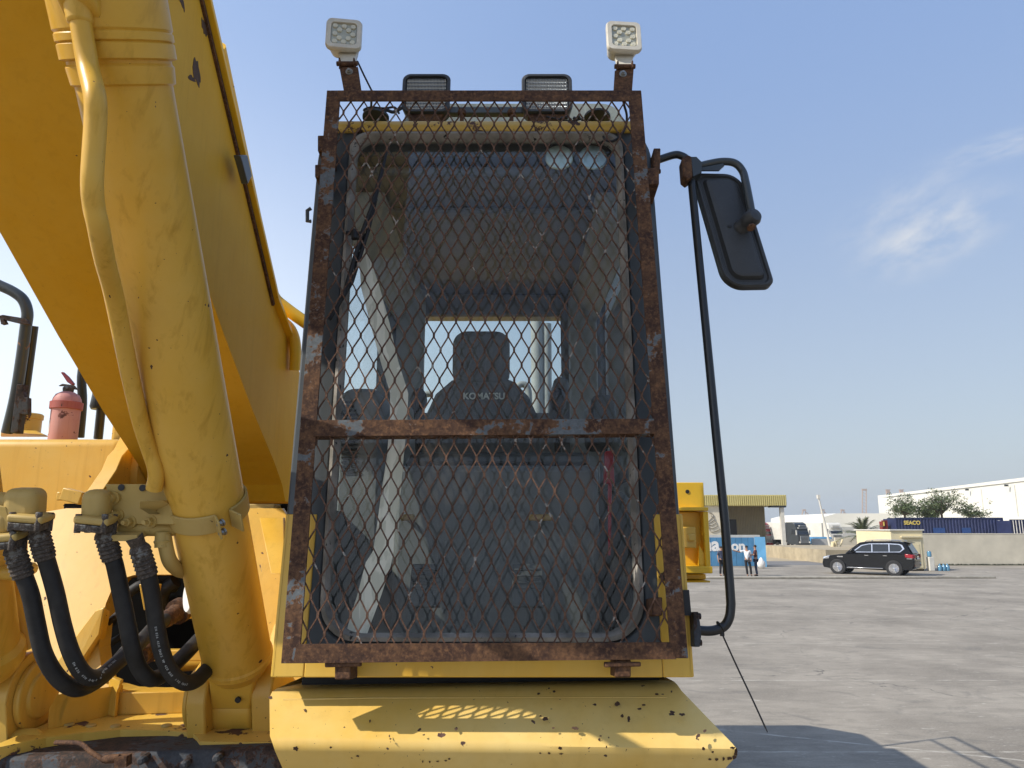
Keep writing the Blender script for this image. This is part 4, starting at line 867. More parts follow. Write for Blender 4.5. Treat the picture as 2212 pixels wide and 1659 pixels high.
# rusty end fittings inside the opening
for x0, y0, c0_, x1, y1, c1_ in ((352, 1342, 2.4, 392, 1316, 2.5), (303, 1420, 2.34, 318, 1402, 2.42)):
    b = MB(); a_, d_ = C(x0, y0, c0_), C(x1, y1, c1_); v_ = d_ - a_; L_ = v_.length
    b.lathe(a_, v_, [(0, .024), (L_ * .2, .028), (L_ * .3, .025), (L_ * .4, .028), (L_ * .5, .025), (L_ * .7, .03), (L_ * .72, .042), (L_, .042), (L_ + .002, .02), (L_ + .09, .02)], 14); b.build('rusty_fitting', 'rust', EX, smooth=True, ang=35)
b = MB(); b.tube([C(390, 1318, 2.5), C(470, 1314, 2.7)], .03, 14); b.build('yellow_tube', 'yel', EX, smooth=True)
b = MB(); b.lathe(C(425, 1289, 2.38), (-1, -.8, 0), [(0, .05), (.02, .052), (.03, .045), (.032, .001)], 24); b.build('filter_cup', 'whitepl', EX, smooth=True, ang=35)

# left-hand boom cylinder foot (only its lower end is in the frame)
pB2 = C(-24, 1525, 2.25); pT2 = pB2 + axd * Lc - Vector((.9, 0, 0)) * 0 
pT2 = pB2 + (C(-250, 0, 1.7) - C(-30, 1530, 2.3))
a2 = (pT2 - pB2).normalized()
b = MB(); b.lathe(pB2, a2, [(.12, .05), (.124, .085), (.16, .108), (.175, .112), (.2, .112), (.22, .1), (1.75, .1), (1.755, .11), (1.83, .11), (1.84, .118), (2.1, .118), (2.12, .09)], 40); c2 = b.build('boom_cylinder', 'yelcyl', EX, smooth=True, ang=28)
b = MB(); b.tube([pB2 + a2 * 2.1, pB2 + a2 * 2.9], .05, 20); b.build('piston_rod', 'nut', c2, smooth=True)
b = MB(); b.tube(smoothpath([C(-10, 1236, 2.1), C(20, 1238, 2.1), C(48, 1238, 2.12), C(66, 1228, 2.2)], 5), .02, 12); b.tube(smoothpath([C(38, 1240, 2.3), C(28, 1290, 2.3), C(40, 1330, 2.3), C(52, 1362, 2.3), C(66, 1400, 2.3)], 5), .03, 12); b.build('steel_pipe', 'yelcyl', EX, smooth=True)
def boss(cx, cy, cz, r, th, wallx=None, tall=.2, m='yel', face=-1):
    c = C(cx, cy, cz); b = MB(); n = 28
    pts = []
    for k in range(n + 1):
        a = math.pi * (k / n); pts.append((c.y + r * math.cos(a), c.z + r * math.sin(a)))
    pts += [(c.y - r * .78, c.z - r * .8), (c.y - r * .8, c.z - tall), (c.y + r * .95, c.z - tall), (c.y + r * .95, c.z - r * .5)]
    b.prism([(c.x - th / 2, y, z) for y, z in pts], (th, 0, 0)); return b, c
b, c = boss(455, 1508, 2.33, .118, .058, tall=.17); b.lathe(c - Vector((.032, 0, 0)), (-1, 0, 0), [(0, .098), (.012, .098), (.02, .088), (.0205, .001)], 36); b.build('cylinder_lug', 'yelbody', EX, bevel=.006, bseg=2)
b, c = boss(590, 1494, 2.36, .118, .062, tall=.17); b.build('cylinder_lug', 'yelbody', EX, bevel=.006, bseg=2)
b = MB(); b.hexa([C(420, 1600, 2.28), C(487, 1600, 2.28), C(487, 1598, 2.4), C(425, 1598, 2.4)], [C(438, 1584, 2.3), C(475, 1584, 2.3), C(475, 1584, 2.4), C(438, 1584, 2.4)]); b.build('lug_foot', 'yelbody', EX, bevel=.003)
b, c = boss(40, 1500, 2.32, .135, .10, tall=.2); b.lathe(c + Vector((.05, 0, .0)), (1, 0, 0), [(0, .105), (.016, .105), (.02, .1), (.0205, .07), (.03, .068), (.032, .001)], 40)
b.build('cylinder_lug', 'yelbody', EX, bevel=.006, bseg=2)
b = MB(); b.hexa([C(5, 1596, 2.2), C(98, 1592, 2.2), C(98, 1590, 2.4), C(10, 1590, 2.4)], [C(14, 1574, 2.24), C(84, 1572, 2.24), C(84, 1572, 2.4), C(14, 1572, 2.4)]); b.build('lug_foot', 'yelbody', EX, bevel=.01, bseg=3)

# revolving frame: base deck, front flange plate, upright back wall with a rounded opening
zd = C(300, 1570, 2.3).z
b = MB(); e = [(-40, 1622), (100, 1593), (180, 1583), (260, 1576), (360, 1578), (415, 1583), (425, 1592), (432, 1602), (520, 1603), (640, 1604)]
front = [A(x, y, G(x, y, zd).y) for x, y in e]
back = [Vector((p.x, 2.95, zd)) for p in front]
b.add(front + back, [(i, i + 1, len(e) + i + 1, len(e) + i) for i in range(len(e) - 1)])
b.add([Vector((p.x, p.y, zd)) for p in front] + [Vector((p.x, p.y + .004, zd - .062)) for p in front], [(i, i + 1, len(e) + i + 1, len(e) + i) for i in range(len(e) - 1)])
b.build('base_plate', 'yelchip', EX)
for x, y in ((272, 1549), (356, 1554), (448, 1555), (655, 1553), (760, 1550)):
    xx, yy_ = x * .2976 * 1.0, 0
for x, y in ((149, 1566), (197, 1569), (250, 1570), (360, 1569), (416, 1566)):
    b = MB(); p = G(x, y, zd); b.lathe(p, (0, 0, 1), [(0, .016), (.004, .016), (.006, .013), (.0065, .001)], 16); b.build('plug', 'cream', EX)
b = MB(); 
p0, p1 = G(238, 1545, zd), G(434, 1540, zd); zt = A(240, 1497, p0.y).z; 
b.prism([p0, p1, Vector((p1.x, p1.y, zt)), Vector((p0.x, p0.y, zt))], (0, .03, 0)); b.build('channel_wall', 'yelbody', EX, bevel=.003)
b = MB(); q0, q1 = G(95, 1570, zd), G(318 * 1.0, 1545, zd)
pL0 = G(102, 1576, zd); pL1 = p0; b.prism([pL0, pL1, Vector((pL1.x, pL1.y, zt + .02)), A(125, 1500, pL0.y) + Vector((0, 0, .0)), A(106, 1530, pL0.y)], (.02, .03, 0)); b.build('web_plate', 'yelbody', EX, bevel=.004)
b = MB(); b.prism([Vector((pL1.x - .02, pL1.y, zd)), Vector((pL1.x + .03, pL1.y - .03, zd)), A(250, 1497, p0.y - .03) , A(262, 1470, p0.y), A(236, 1460, p0.y)], (0, .02, 0)); 
b.build('gusset', 'yelbody', EX, bevel=.004)
# big sloping front wall with the opening
wl_c = [C(110, 1500, 2.62), C(640, 1500, 2.62), C(640, 1085, 3.15), C(160, 1085, 3.15)]
def wallpt(px, py, off=0):                                   # intersect with the wall plane
    n_ = (wl_c[1] - wl_c[0]).cross(wl_c[3] - wl_c[0]).normalized(); d = raw_dir(px, py); o = Vector((0, 0, CAM_H)); t = (wl_c[0] + n_ * off - o).dot(n_) / d.dot(n_); return o + d * t
no = 24
op = [(232, 1478), (222, 1440), (217, 1400), (222, 1350), (232, 1305), (246, 1272), (266, 1252), (292, 1244), (330, 1243), (380, 1243), (430, 1244), (470, 1250), (492, 1275), (500, 1320), (500, 1380), (498, 1430), (490, 1480), (430, 1492), (340, 1494), (280, 1492)]
cx_, cy_ = 360, 1370; ou = []
for x, y in op:
    a = math.atan2(y - cy_, x - cx_); ca, sa = math.cos(a), math.sin(a)
    tx = ((650 - cx_) / ca if ca > 0 else (60 - cx_) / ca) if abs(ca) > 1e-6 else 1e9
    ty = ((1545 - cy_) / sa if sa > 0 else (1098 - cy_) / sa) if abs(sa) > 1e-6 else 1e9
    t = min(tx, ty); ou.append((cx_ + ca * t, cy_ + sa * t))
b = MB(); b.ring([wallpt(*p) for p in ou], [wallpt(*p) for p in op], (0, .03, 0)); 
n_ = len(op)
b.build('front_wall', 'yelbody', EX)
b = MB(); o_ = [wallpt(*p) for p in op]; b.add([p + Vector((0, -.012, .004)) for p in o_] + [p + Vector((0, .07, 0)) for p in o_], [(i, (i + 1) % n_, n_ + (i + 1) % n_, n_ + i) for i in range(n_)]); b.build('opening_rim', 'yelbody', EX)
b = MB(); b.bx(-2.0, -.75, 3.35, 3.4, 2.1, 3.0); b.build('compartment_back', 'dark', EX)  # black sheet puts the opening's shade into its colour
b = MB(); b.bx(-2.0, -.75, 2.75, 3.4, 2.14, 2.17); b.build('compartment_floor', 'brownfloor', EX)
for pts, r in (([(240, 1345, 3.0), (262, 1300, 2.9), (310, 1262, 2.9), (380, 1270, 3.0)], .02), ([(232, 1392, 2.9), (262, 1375, 2.9), (290, 1350, 3.0)], .014), ([(330, 1400, 3.0), (345, 1330, 2.95), (352, 1280, 2.95), (380, 1255, 2.95)], .028), ([(228, 1352, 2.85), (250, 1330, 2.8), (270, 1318, 2.8)], .012)):
    b = MB(); b.tube(smoothpath([C(*p) for p in pts], 5), r, 12); b.build('wiring_hose', 'hose', EX, smooth=True)
b = MB(); b.prism([C(300, 1262, 2.82), C(345, 1262, 2.82), C(340, 1290, 2.82), C(322, 1320, 2.82), C(310, 1318, 2.82)], (0, .02, 0)); b.build('inner_bracket', 'yelbody', EX, bevel=.003)
b = MB(); b.bx(C(350, 1400, 2.9).x, C(480, 1400, 2.9).x, 2.88, 2.92, C(400, 1412, 2.9).z, C(400, 1390, 2.9).z); b.tube([C(370, 1432, 2.9), C(480, 1425, 2.9)], .035, 12); b.build('inner_rail', 'yelbody', EX, bevel=.004)
# left boom-mount plate with its hub
b = MB(); X0 = -2.03; xs = .075
edge = [(232, 985), (219, 1015), (185, 1064), (160, 1130), (138, 1190), (95, 1280), (52, 1360), (20, 1420)]
pts = [yz(x, y, X0) for x, y in edge]; ring_c = Vector((X0, 4.05, 3.19))
f_ = [(p.y, p.z) for p in pts]; topc = [(ring_c.y + .30 * math.cos(a), ring_c.z + .26 * math.sin(a)) for a in [math.radians(q) for q in (60, 90, 115, 140, 158)]]
poly = [(4.9, 2.3), (4.9, 3.1)] + topc + f_ + [(f_[-1][0], 2.2)]
b.prism([(X0, y, z) for y, z in poly], (xs, 0, 0)); b.build('boom_mount', 'yelbody', EX, bevel=.004)
b = MB(); b.lathe(Vector((X0 + .075, 4.05, 3.17)), (1, 0, 0), [(0, .24), (.035, .24), (.04, .225), (.041, .17), (.02, .165)], 40); b.build('mount_ring', 'yelbody', EX, smooth=True, ang=35)
b = MB(); b.lathe(Vector((XL - .055, 4.1, 3.17)), (1, 0, 0), [(0, .18), (.05, .18), (.06, .16)], 40); b.build('boom_hub', 'yelbody', EX, smooth=True, ang=35)
b = MB(); q = C(160, 1072, 3.05); b.box(q, (.085, .05, .05), (0, .25, 0)); b.box(q + Vector((-.055, 0, 0)), (.02, .03, .035)); b.build('stop_block', 'yelbody', EX, bevel=.004)
b = MB()
b.prism([C(560, 1118, 3.0), C(612, 1118, 3.0), C(615, 1240, 2.7), C(585, 1240, 2.7)], (0, .03, 0)); b.build('mount_plate', 'yelbody', EX, bevel=.003)
b = MB(); b.prism([wallpt(592, 1350, .01), wallpt(604, 1338, .03), wallpt(600, 1370, .05), wallpt(592, 1420, .05), wallpt(582, 1400, .05), wallpt(583, 1375, .03)], (0, .1, 0)); b.build('lifting_lug', 'yelbody', EX, bevel=.005)
b = MB(); b.bx(C(538, 1100, 3.3).x, C(606, 1100, 3.3).x, 3.25, 3.35, C(540, 1120, 3.3).z, C(540, 1090, 3.3).z); b.tube(smoothpath([C(542, 1122, 3.2), C(548, 1110, 3.2), C(560, 1106, 3.2), C(580, 1106, 3.2)], 4), .018, 12); b.build('pipe_block', 'cream', EX, bevel=.003)
# sloping deck plates left of the opening, ridge gusset
b = MB(); b.prism([wallpt(118, 1432, .03), wallpt(206, 1318, .06), wallpt(226, 1308, .1), wallpt(216, 1370, .03), wallpt(150, 1470, .02)], (0, .05, -.02)); b.build('ridge_gusset', 'yelbody', EX, bevel=.008)
# tank behind, with filler cap
yt = 4.35; zt_ = A(120, 947, yt).z; zb_ = A(120, 1152, yt).z
b = MB(); b.bx(-4.2, A(262, 950, yt).x, yt, yt + 1.2, zb_, zt_); tank = b.build('tank', 'yelbody', EX, bevel=.05, bseg=4)
b = MB(); b.bx(-4.2, A(222, 1150, yt).x, yt - .03, yt + .2, zb_ - .02, zb_ + .015); b.bx(-4.2, A(215, 1150, yt).x, yt + .06, yt + .2, zb_ - .4, zb_ - .02); b.build('tank_lip', 'yelbody', tank, bevel=.006)
b = MB(); b.hexa([A(0, 932, 4.75), A(100, 940, 4.75), A(108, 944, 5.2), A(0, 944, 5.2)], [A(5, 928, 4.8), A(78, 930, 4.8), A(78, 930, 5.1), A(5, 930, 5.1)]); b.build('cap_base', 'yelbody', tank, bevel=.01)
pc = A(55, 932, 4.9); b = MB(); b.lathe(pc, (0, 0, 1), [(0, .088), (.08, .088), (.082, .095), (.11, .096), (.118, .088), (.122, .001)], 36); b.build('filler_cap', 'yelchip', tank, smooth=True, ang=35)
b = MB(); b.bx(A(238, 930, 4.9).x, A(300, 930, 4.9).x, 4.9, 5.3, zt_ - .1, A(240, 880, 4.9).z); b.build('hood_corner', 'yelbody', EX, bevel=.03)
# handrails on the left
b = MB(); cz = 4.7
b.tube(smoothpath([C(-70, 580, cz), C(-10, 612, cz), (C(28, 630, cz)), C(50, 648, cz), C(59, 675, cz), C(56, 705, cz), C(46, 780, cz), C(33, 860, cz), C(15, 935, cz)], 5), .034, 14); hr = b.build('handrail', 'steelgrey', EX, smooth=True)
b = MB(); b.tube([C(72, 704, 4.8), C(62, 780, 4.8), C(50, 870, 4.8)], .03, 12); b.build('rail_post', 'blacktube', hr, smooth=True)
b = MB(); b.prism([C(-2, 682, 4.6), C(6, 680, 4.6), C(56, 688, 4.6), C(62, 700, 4.6), C(50, 700, 4.6), C(8, 690, 4.6), C(12, 698, 4.6), C(2, 700, 4.6)], (0, .03, 0)); b.build('rail_bracket', 'turn', hr)
b = MB(); b.prism([C(36, 830, 4.65), C(50, 830, 4.65), C(38, 935, 4.65), C(22, 935, 4.65)], (0, .06, 0)); b.prism([C(52, 858, 4.65), C(60, 858, 4.65), C(60, 895, 4.65), C(40, 895, 4.65), C(44, 830, 4.65)], (0, .04, 0)); b.build('rail_socket', 'turn', hr, bevel=.004)
b = MB(); b.tube(smoothpath([C(205, 720, 5.6), C(178, 800, 5.5), C(178, 870, 5.5), C(172, 945, 5.5)], 5), .032, 12); b.build('handrail', 'blacktube', EX, smooth=True)
b = MB(); b.tube([C(222, 850, 5.2), C(212, 948, 5.2)], .03, 12); b.lathe(C(217, 884, 5.2), (-.05, 0, 1), [(0, .06), (.02, .07), (.12, .055)], 16); b.build('exhaust_stub', 'blacktube', EX, smooth=True)
# yellow body side seen to the right of the cab
yb_ = 5.05
x0, x1 = .75, A(1528, 1150, yb_).x; 
def zA(y): return A(1500, y, yb_).z
b = MB(); b.bx(x0, A(1521, 1070, yb_).x, yb_, yb_ + .05, zA(1097), zA(1042)); b.bx(x0, x1, yb_ - .06, yb_ + .9, zA(1104), zA(1096)); b.bx(x0, x1 - .0, yb_ + .05, yb_ + .9, zA(1240), zA(1105)); b.bx(x1 - .035, x1, yb_ - .05, yb_ + .049, zA(1235), zA(1105))
b.bx(x0, x1, yb_ - .09, yb_ + .05, zA(1237), zA(1222)); b.bx(x0, x1, yb_ - .02, yb_ + .9, zA(1258), zA(1254)); b.bx(x0, x1 - .01, yb_ + .05, yb_ + .9, zA(1253), zA(1241))
side_ = b.build('side_locker', 'yeldeep', EX, bevel=.006)
b = MB(); c0 = A(1489, 1161, yb_); b.box(c0 + Vector((-.02, 0, 0)), (.11, .1, .14)); b.box(c0 + Vector((0, -.055, 0)), (.05, .02, .05)); b.build('latch_block', 'yelbody', side_, bevel=.012)
b = MB(); b.prism([A(1507, 1175, yb_), A(1520, 1196, yb_), A(1520, 1224, yb_), A(1507, 1222, yb_)], (0, -.03, 0)); b.build('side_gusset', 'yeldeep', side_, bevel=.004)
b = MB(); b.lathe(A(1485, 1062, yb_), (0, -1, 0), [(0, .014), (.004, .013), (.005, .001)], 12); b.build('hole', 'black', side_)
# rest of the machine: engine body, counterweight, deck, handrails, undercarriage
b = MB(); b.bx(-4.2, -.6, 5.95, 9.2, 2.5, 3.3); b.bx(-.6, 1.22, 5.95, 9.2, 2.5, 3.62); b.build('engine_housing', 'yel', EX, bevel=.06, bseg=3)
b = MB(); b.bx(-4.2, x0, 5.0, 5.94, 2.5, 3.25); b.build('body_panel', 'yel', EX, bevel=.03)
b = MB(); b.prism([(-4.3, 9.21, 2.3), (1.2, 9.21, 2.3), (1.2, 9.9, 2.3), (.6, 10.4, 2.3), (-3.6, 10.4, 2.3), (-4.3, 9.9, 2.3)], (0, 0, 1.25)); b.build('counterweight', 'yel', EX, bevel=.08, bseg=3)
b = MB(); b.bx(-3.9, .3, 3.6, 9.4, 2.05, 2.48); b.build('main_frame', 'yel', EX, bevel=.02)
for Y0 in (6.2, 7.9):
    b = MB(); b.tube([(1.1, Y0, 3.62), (1.1, Y0, 4.7), (1.1, Y0 + 1.4, 4.7), (1.1, Y0 + 1.4, 3.62)], .025, 8); b.tube([(1.1, Y0, 4.35), (1.1, Y0 + 1.4, 4.35)], .02, 8); b.build('handrail', 'blacktube', EX, smooth=True, ang=60)
b = MB(); b.lathe((-1.5, 4.6, 1.55), (0, 0, 1), [(0, 1.5), (.3, 1.5), (.31, 1.35), (.5, 1.35)], 64); b.build('swing_circle', 'turn', EX, smooth=True, ang=35)
# grimy swivel housing just under the base plate
b = MB(); b.prism([A(-60, 1640, 2.25), A(620, 1612, 2.25), A(640, 1720, 2.2), A(-60, 1740, 2.2)], (0, .9, 0)); b.build('under_frame', 'turn', EX, bevel=.01)
b = MB(); b.tube(smoothpath([A(120, 1592 + 12, 2.2), A(172, 1600 + 6, 2.17), A(196, 1624, 2.15), A(222, 1641, 2.14)], 5), .0065, 10); b.lathe(A(222, 1641, 2.14), (1, 0, .1), [(0, .008), (.01, .011), (.03, .012), (.045, .009)], 12); b.box(A(266, 1643, 2.14), (.032, .03, .026), (0, -.08, 0)); b.build('grease_line', 'rust', EX, smooth=True, ang=40)
for x, y in ((308, 1641), (400, 1650), (470, 1636)):
    b = MB(); b.lathe(A(x, y, 2.22), (0, -1, 0), [(-.05, .011), (.012, .011), (.016, .006)], 8); b.build('frame_bolt', 'turn', EX)
b = MB(); b.bx(-3.2, .2, 2.6, 6.8, .75, 1.5); b.build('track_frame', 'turn', EX, bevel=.05)
def track(x0, x1):
    b = MB(); ys = [2.0, 1.4, 1.25, 1.5, 2.1, 7.0, 7.6, 7.85, 7.7, 7.2]; zs = [1.42, 1.2, .8, .25, .02, .02, .25, .7, 1.15, 1.42]
    b.prism([(x0, y, z) for y, z in zip(ys, zs)], (x1 - x0, 0, 0)); t_ = b.build('crawler_track', 'turn', EX, bevel=.03)
    b = MB()
    for k in range(26): b.bx(x0 - .04, x1 + .04, 2.1 + k * .2 - .06, 2.1 + k * .2 + .06, 1.42, 1.47)
    for k in range(26): b.bx(x0 - .04, x1 + .04, 2.1 + k * .2 - .06, 2.1 + k * .2 + .06, .0, .02)
    b.build('track_shoes', 'turn', t_)
track(-3.7, -3.05); track(.15, .8)
# fire extinguisher standing on the tank
pe = A(143, 944, 4.7); wE = (A(177, 900, 4.7).x - A(111, 900, 4.7).x) / 2 * .86
pe = Vector((A(141, 900, 4.7).x, 4.7, zt_ - .01))
EXT = thing('fire_extinguisher', 'faded pink and red fire extinguisher standing on the yellow tank beside the boom', 'fire extinguisher', pe)
hE = A(141, 845, 4.7).z - pe.z
b = MB(); b.lathe(pe, (0, 0, 1), [(0, wE * .93), (.01, wE * .98), (hE * .8, wE), (hE * .86, wE * .95), (hE * .93, wE * .8), (hE * .98, wE * .45), (hE, wE * .15)], 36); b.build('cylinder_body', 'redfade', EXT, smooth=True)
b = MB(); b.lathe(pe, (0, 0, 1), [(hE * .66, wE * 1.02), (hE * .665, wE * 1.12), (hE * .79, wE * 1.13), (hE * .8, wE * 1.03)], 36); b.build('band', 'redband', EXT, smooth=True, ang=35)
b = MB(); q0 = pe + Vector((0, 0, hE)); b.lathe(q0 - Vector((0, 0, .01)), (0, 0, 1), [(0, .03), (.03, .034), (.045, .02)], 14); b.prism([q0 + Vector((-.07, 0, .035)), q0 + Vector((-.045, 0, .05)), q0 + Vector((.03, 0, .04)), q0 + Vector((.055, 0, .01)), q0 + Vector((.02, 0, .015)), q0 + Vector((-.04, 0, .035))], (0, .02, 0)); b.build('valve', 'ferr', EXT, bevel=.003)
b = MB(); b.prism([q0 + Vector(v) for v in ((-.065, 0, .125), (-.05, 0, .128), (-.01, 0, .095), (.03, 0, .05), (.02, 0, .038), (-.015, 0, .06), (-.045, 0, .1))], (0, .022, 0)); b.build('lever', 'redgloss', EXT, bevel=.003)
b = MB(); n = 8
for i in range(1):
    aa = [math.radians(q) for q in range(196, 236, 5)]
    vs = [pe + Vector((math.cos(a) * (wE * 1.006), math.sin(a) * (wE * 1.006), z)) for z in (hE * .2, hE * .46) for a in aa]; k_ = len(aa); b.add(vs, [(i, i + 1, k_ + i + 1, k_ + i) for i in range(k_ - 1)])
b.build('paper_label', 'white', EXT)
# ================================================================== GROUND AND YARD
def groundmat():
    m, nt, b = newmat('concrete_apron'); v = coords(nt)
    n1 = noise(nt, v, .35, 6, .6); n2 = noise(nt, coords(nt, (1, 2.6, 1)), 1.6, 6, .62, .6); n3 = noise(nt, v, 30, 5, .7); n4 = noise(nt, coords(nt, (1, 3.2, 1)), 3.4, 7, .7, 1.2)
    col = mix(nt, rng(nt, n1, .35, .65), (.195, .172, .14), (.325, .29, .238))
    col = mix(nt, mth(nt, 'MULTIPLY', rng(nt, n2, .46, .64), .5), col, (.17, .152, .125))
    col = mix(nt, mth(nt, 'MULTIPLY', rng(nt, n4, .60, .67), .75), col, (.45, .42, .36))
    col = mix(nt, mth(nt, 'MULTIPLY', rng(nt, n3, .45, .7), .3), col, (.40, .375, .33))
    n5 = noise(nt, coords(nt, (.22, 5, 1)), 1.1, 7, .7, .3); col = mix(nt, mth(nt, 'MULTIPLY', rng(nt, n5, .56, .70), .22), col, (.13, .12, .105))
    n6 = noise(nt, coords(nt, (1, 1, 1)), .9, 6, .65, 1.5); col = mix(nt, mth(nt, 'MULTIPLY', rng(nt, n6, .57, .68), .5), col, (.14, .13, .115))
    vc = nd(nt, 'ShaderNodeTexVoronoi', feature='DISTANCE_TO_EDGE'); vv = nd(nt, 'ShaderNodeVectorMath', operation='ADD'); nt.links.new(v, vv.inputs[0]); nz_ = nd(nt, 'ShaderNodeTexNoise'); nt.links.new(v, nz_.inputs['Vector']); nz_.inputs['Scale'].default_value = 1.3; nz_.inputs['Detail'].default_value = 6; nt.links.new(nz_.outputs['Color'], vv.inputs[1]); nt.links.new(vv.outputs[0], vc.inputs['Vector']); vc.inputs['Scale'].default_value = .11
    ck = mth(nt, 'MULTIPLY', mth(nt, 'LESS_THAN', vc.outputs['Distance'], .0016), rng(nt, noise(nt, v, .5, 3), .45, .55)); col = mix(nt, mth(nt, 'MULTIPLY', ck, .7), col, (.09, .085, .075))
    # slab joints every few metres, slightly ragged and pale with dust
    sp = nd(nt, 'ShaderNodeSeparateXYZ'); nt.links.new(v, sp.inputs[0]); wob = mth(nt, 'MULTIPLY', mth(nt, 'SUBTRACT', noise(nt, v, 3, 4), .5), .06)
    jm = None
    for ax, sx, per, off, w in ((1, 0, 4.6, 3.35, .022), (0, 0, 7.5, 2.0, .0)):
        if w == 0: continue
        a = mth(nt, 'ADD', sp.outputs[ax], wob); a = mth(nt, 'ADD', a, off); a = mth(nt, 'PINGPONG', a, per / 2); k = mth(nt, 'LESS_THAN', a, w)
        jm = k if jm is None else mth(nt, 'MAXIMUM', jm, k)
    dg = mth(nt, 'ADD', mth(nt, 'MULTIPLY', sp.outputs[0], .42), mth(nt, 'ADD', sp.outputs[1], wob)); dg = mth(nt, 'PINGPONG', mth(nt, 'ADD', dg, 5.2), 9.0)
    dg = mth(nt, 'LESS_THAN', dg, .03)
    jm = mth(nt, 'MAXIMUM', jm, dg)
    jm = mth(nt, 'MULTIPLY', jm, rng(nt, noise(nt, v, 2.5, 6), .42, .58, .1, .8))
    col = mix(nt, jm, col, (.47, .44, .38))
    nt.links.new(col, b.inputs['Base Color']); b.inputs['Roughness'].default_value = .9; b.inputs['Specular IOR Level'].default_value = .25
    bump(nt, b, n3, .3, .004); return m
M['ground'] = groundmat()
M['sand'] = plain('sandy_ground', (.36, .30, .20), .95, nscale=1.5, namp=.25)
M['asphalt'] = plain('worn_asphalt', (.16, .155, .15), .9, nscale=1.2, namp=.2)
M['kerb'] = plain('kerb_concrete', (.32, .295, .245), .9, nscale=3, namp=.3)
M['farland'] = plain('far_ground', (.30, .26, .2), .95, nscale=.05, namp=.2)
def sheet(name, x0, x1, y0, y1, z, m, lab=None):
    b = MB(); b.add([(x0, y0, z), (x1, y0, z), (x1, y1, z), (x0, y1, z)], [(0, 1, 2, 3)]); return struct(b.build(name, m, origin=Vector(((x0 + x1) / 2, (y0 + y1) / 2, z))))
b = MB(); b.add([(-1600, -400, -.012), (1600, -400, -.012), (1600, 2200, -.012), (-1600, 2200, -.012)], [(0, 1, 2, 3)]); struct(b.build('ground', 'farland', origin=Vector((0, 0, 0))))
b = MB(); b.add([(-150, -120, -.004), (150, -120, -.004), (150, 60.5, -.004), (-150, 60.5, -.004)], [(0, 1, 2, 3)]); struct(b.build('concrete_yard', 'ground', origin=Vector((0, 0, -.004))))
sheet('road', -150, 150, 58.2, 64.5, .004, 'asphalt'); sheet('sand_strip', -150, 60, 64.6, 84, .002, 'sand'); sheet('track_road', -150, 60, 84.1, 100, .0, 'asphalt')
b = MB(); ky = G(1700, 1251).y; b.prism([(8.0, ky, 0), (G(2130, 1247).x, ky + .6, 0), (G(2130, 1247).x, ky + .6, .12), (8.0, ky, .12)], (0, .45, 0)); struct(b.build('kerb', 'kerb', bevel=.03))

M['beigewall'] = plain('rendered_wall', (.58, .53, .42), .9, nscale=.8, namp=.18)
M['cabinwall'] = plain('cream_cabin_wall', (.66, .57, .36), .7, nscale=2, namp=.06)
M['cabindoor'] = plain('cream_door', (.66, .58, .38), .6, nscale=4, namp=.05)
M['offwhite'] = plain('warehouse_cladding', (.72, .70, .62), .7, nscale=.2, namp=.07)
M['greyclad'] = plain('grey_cladding', (.42, .42, .40), .7, nscale=.5, namp=.1)
M['fascia'] = plain('yellow_cladding', (.52, .45, .18), .55, nscale=1, namp=.08)
M['browclad'] = plain('brown_cladding', (.25, .21, .13), .7, nscale=1, namp=.1)
M['blue'] = plain('blue_hoarding', (.075, .23, .40), .55, nscale=1.2, namp=.2)
M['dkblue'] = plain('dark_blue_steel', (.020, .028, .085), .55, nscale=2, namp=.25)
M['midblue'] = plain('mid_blue_patch', (.025, .07, .22), .55)
M['contred'] = plain('red_steel', (.20, .022, .018), .55)
M['cyel'] = plain('yellow_lettering', (.72, .55, .12), .6)
M['glassdk'] = plain('dark_glass', (.012, .016, .02), .06, spec=.8)
M['carblack'] = plain('black_car_paint', (.003, .003, .004), .07, spec=.35, namp=.0)
M['chrome'] = plain('chrome', (.75, .75, .76), .12, metal=1)
M['tyre'] = plain('tyre', (.018, .018, .018), .8)
M['tail'] = plain('tail_lamp', (.30, .02, .03), .15)
M['skin'] = plain('skin', (.36, .20, .13), .6)
M['hair'] = plain('hair', (.015, .012, .01), .7)
M['shirtw'] = plain('white_shirt', (.78, .78, .78), .8); M['shirtb'] = plain('maroon_shirt', (.075, .022, .02), .8); M['shirtg'] = plain('slate_blue_shirt', (.05, .06, .10), .8)
M['trou'] = plain('black_trousers', (.012, .012, .015), .8); M['jeans'] = plain('dark_jeans', (.018, .028, .06), .8)
M['bark'] = plain('bark', (.12, .085, .055), .9, nscale=8, namp=.3)
M['leaf'] = plain('leaf', (.085, .115, .045), .7, nscale=1.2, namp=.5)
M['palm'] = plain('palm_frond', (.085, .10, .045), .7, nscale=2, namp=.4)
M['crane'] = plain('crane_steel', (.42, .25, .12), .6)
M['dwhite'] = plain('dusty_white', (.60, .58, .52), .7, nscale=3, namp=.1)
M['trkred'] = plain('truck_red', (.26, .015, .025), .3); M['trkdark'] = plain('truck_dark_grey', (.035, .04, .042), .3)
M['bottle'] = plain('blue_water_bottle', (.10, .24, .36), .15)
M['green'] = plain('green_sign', (.02, .30, .10), .6)

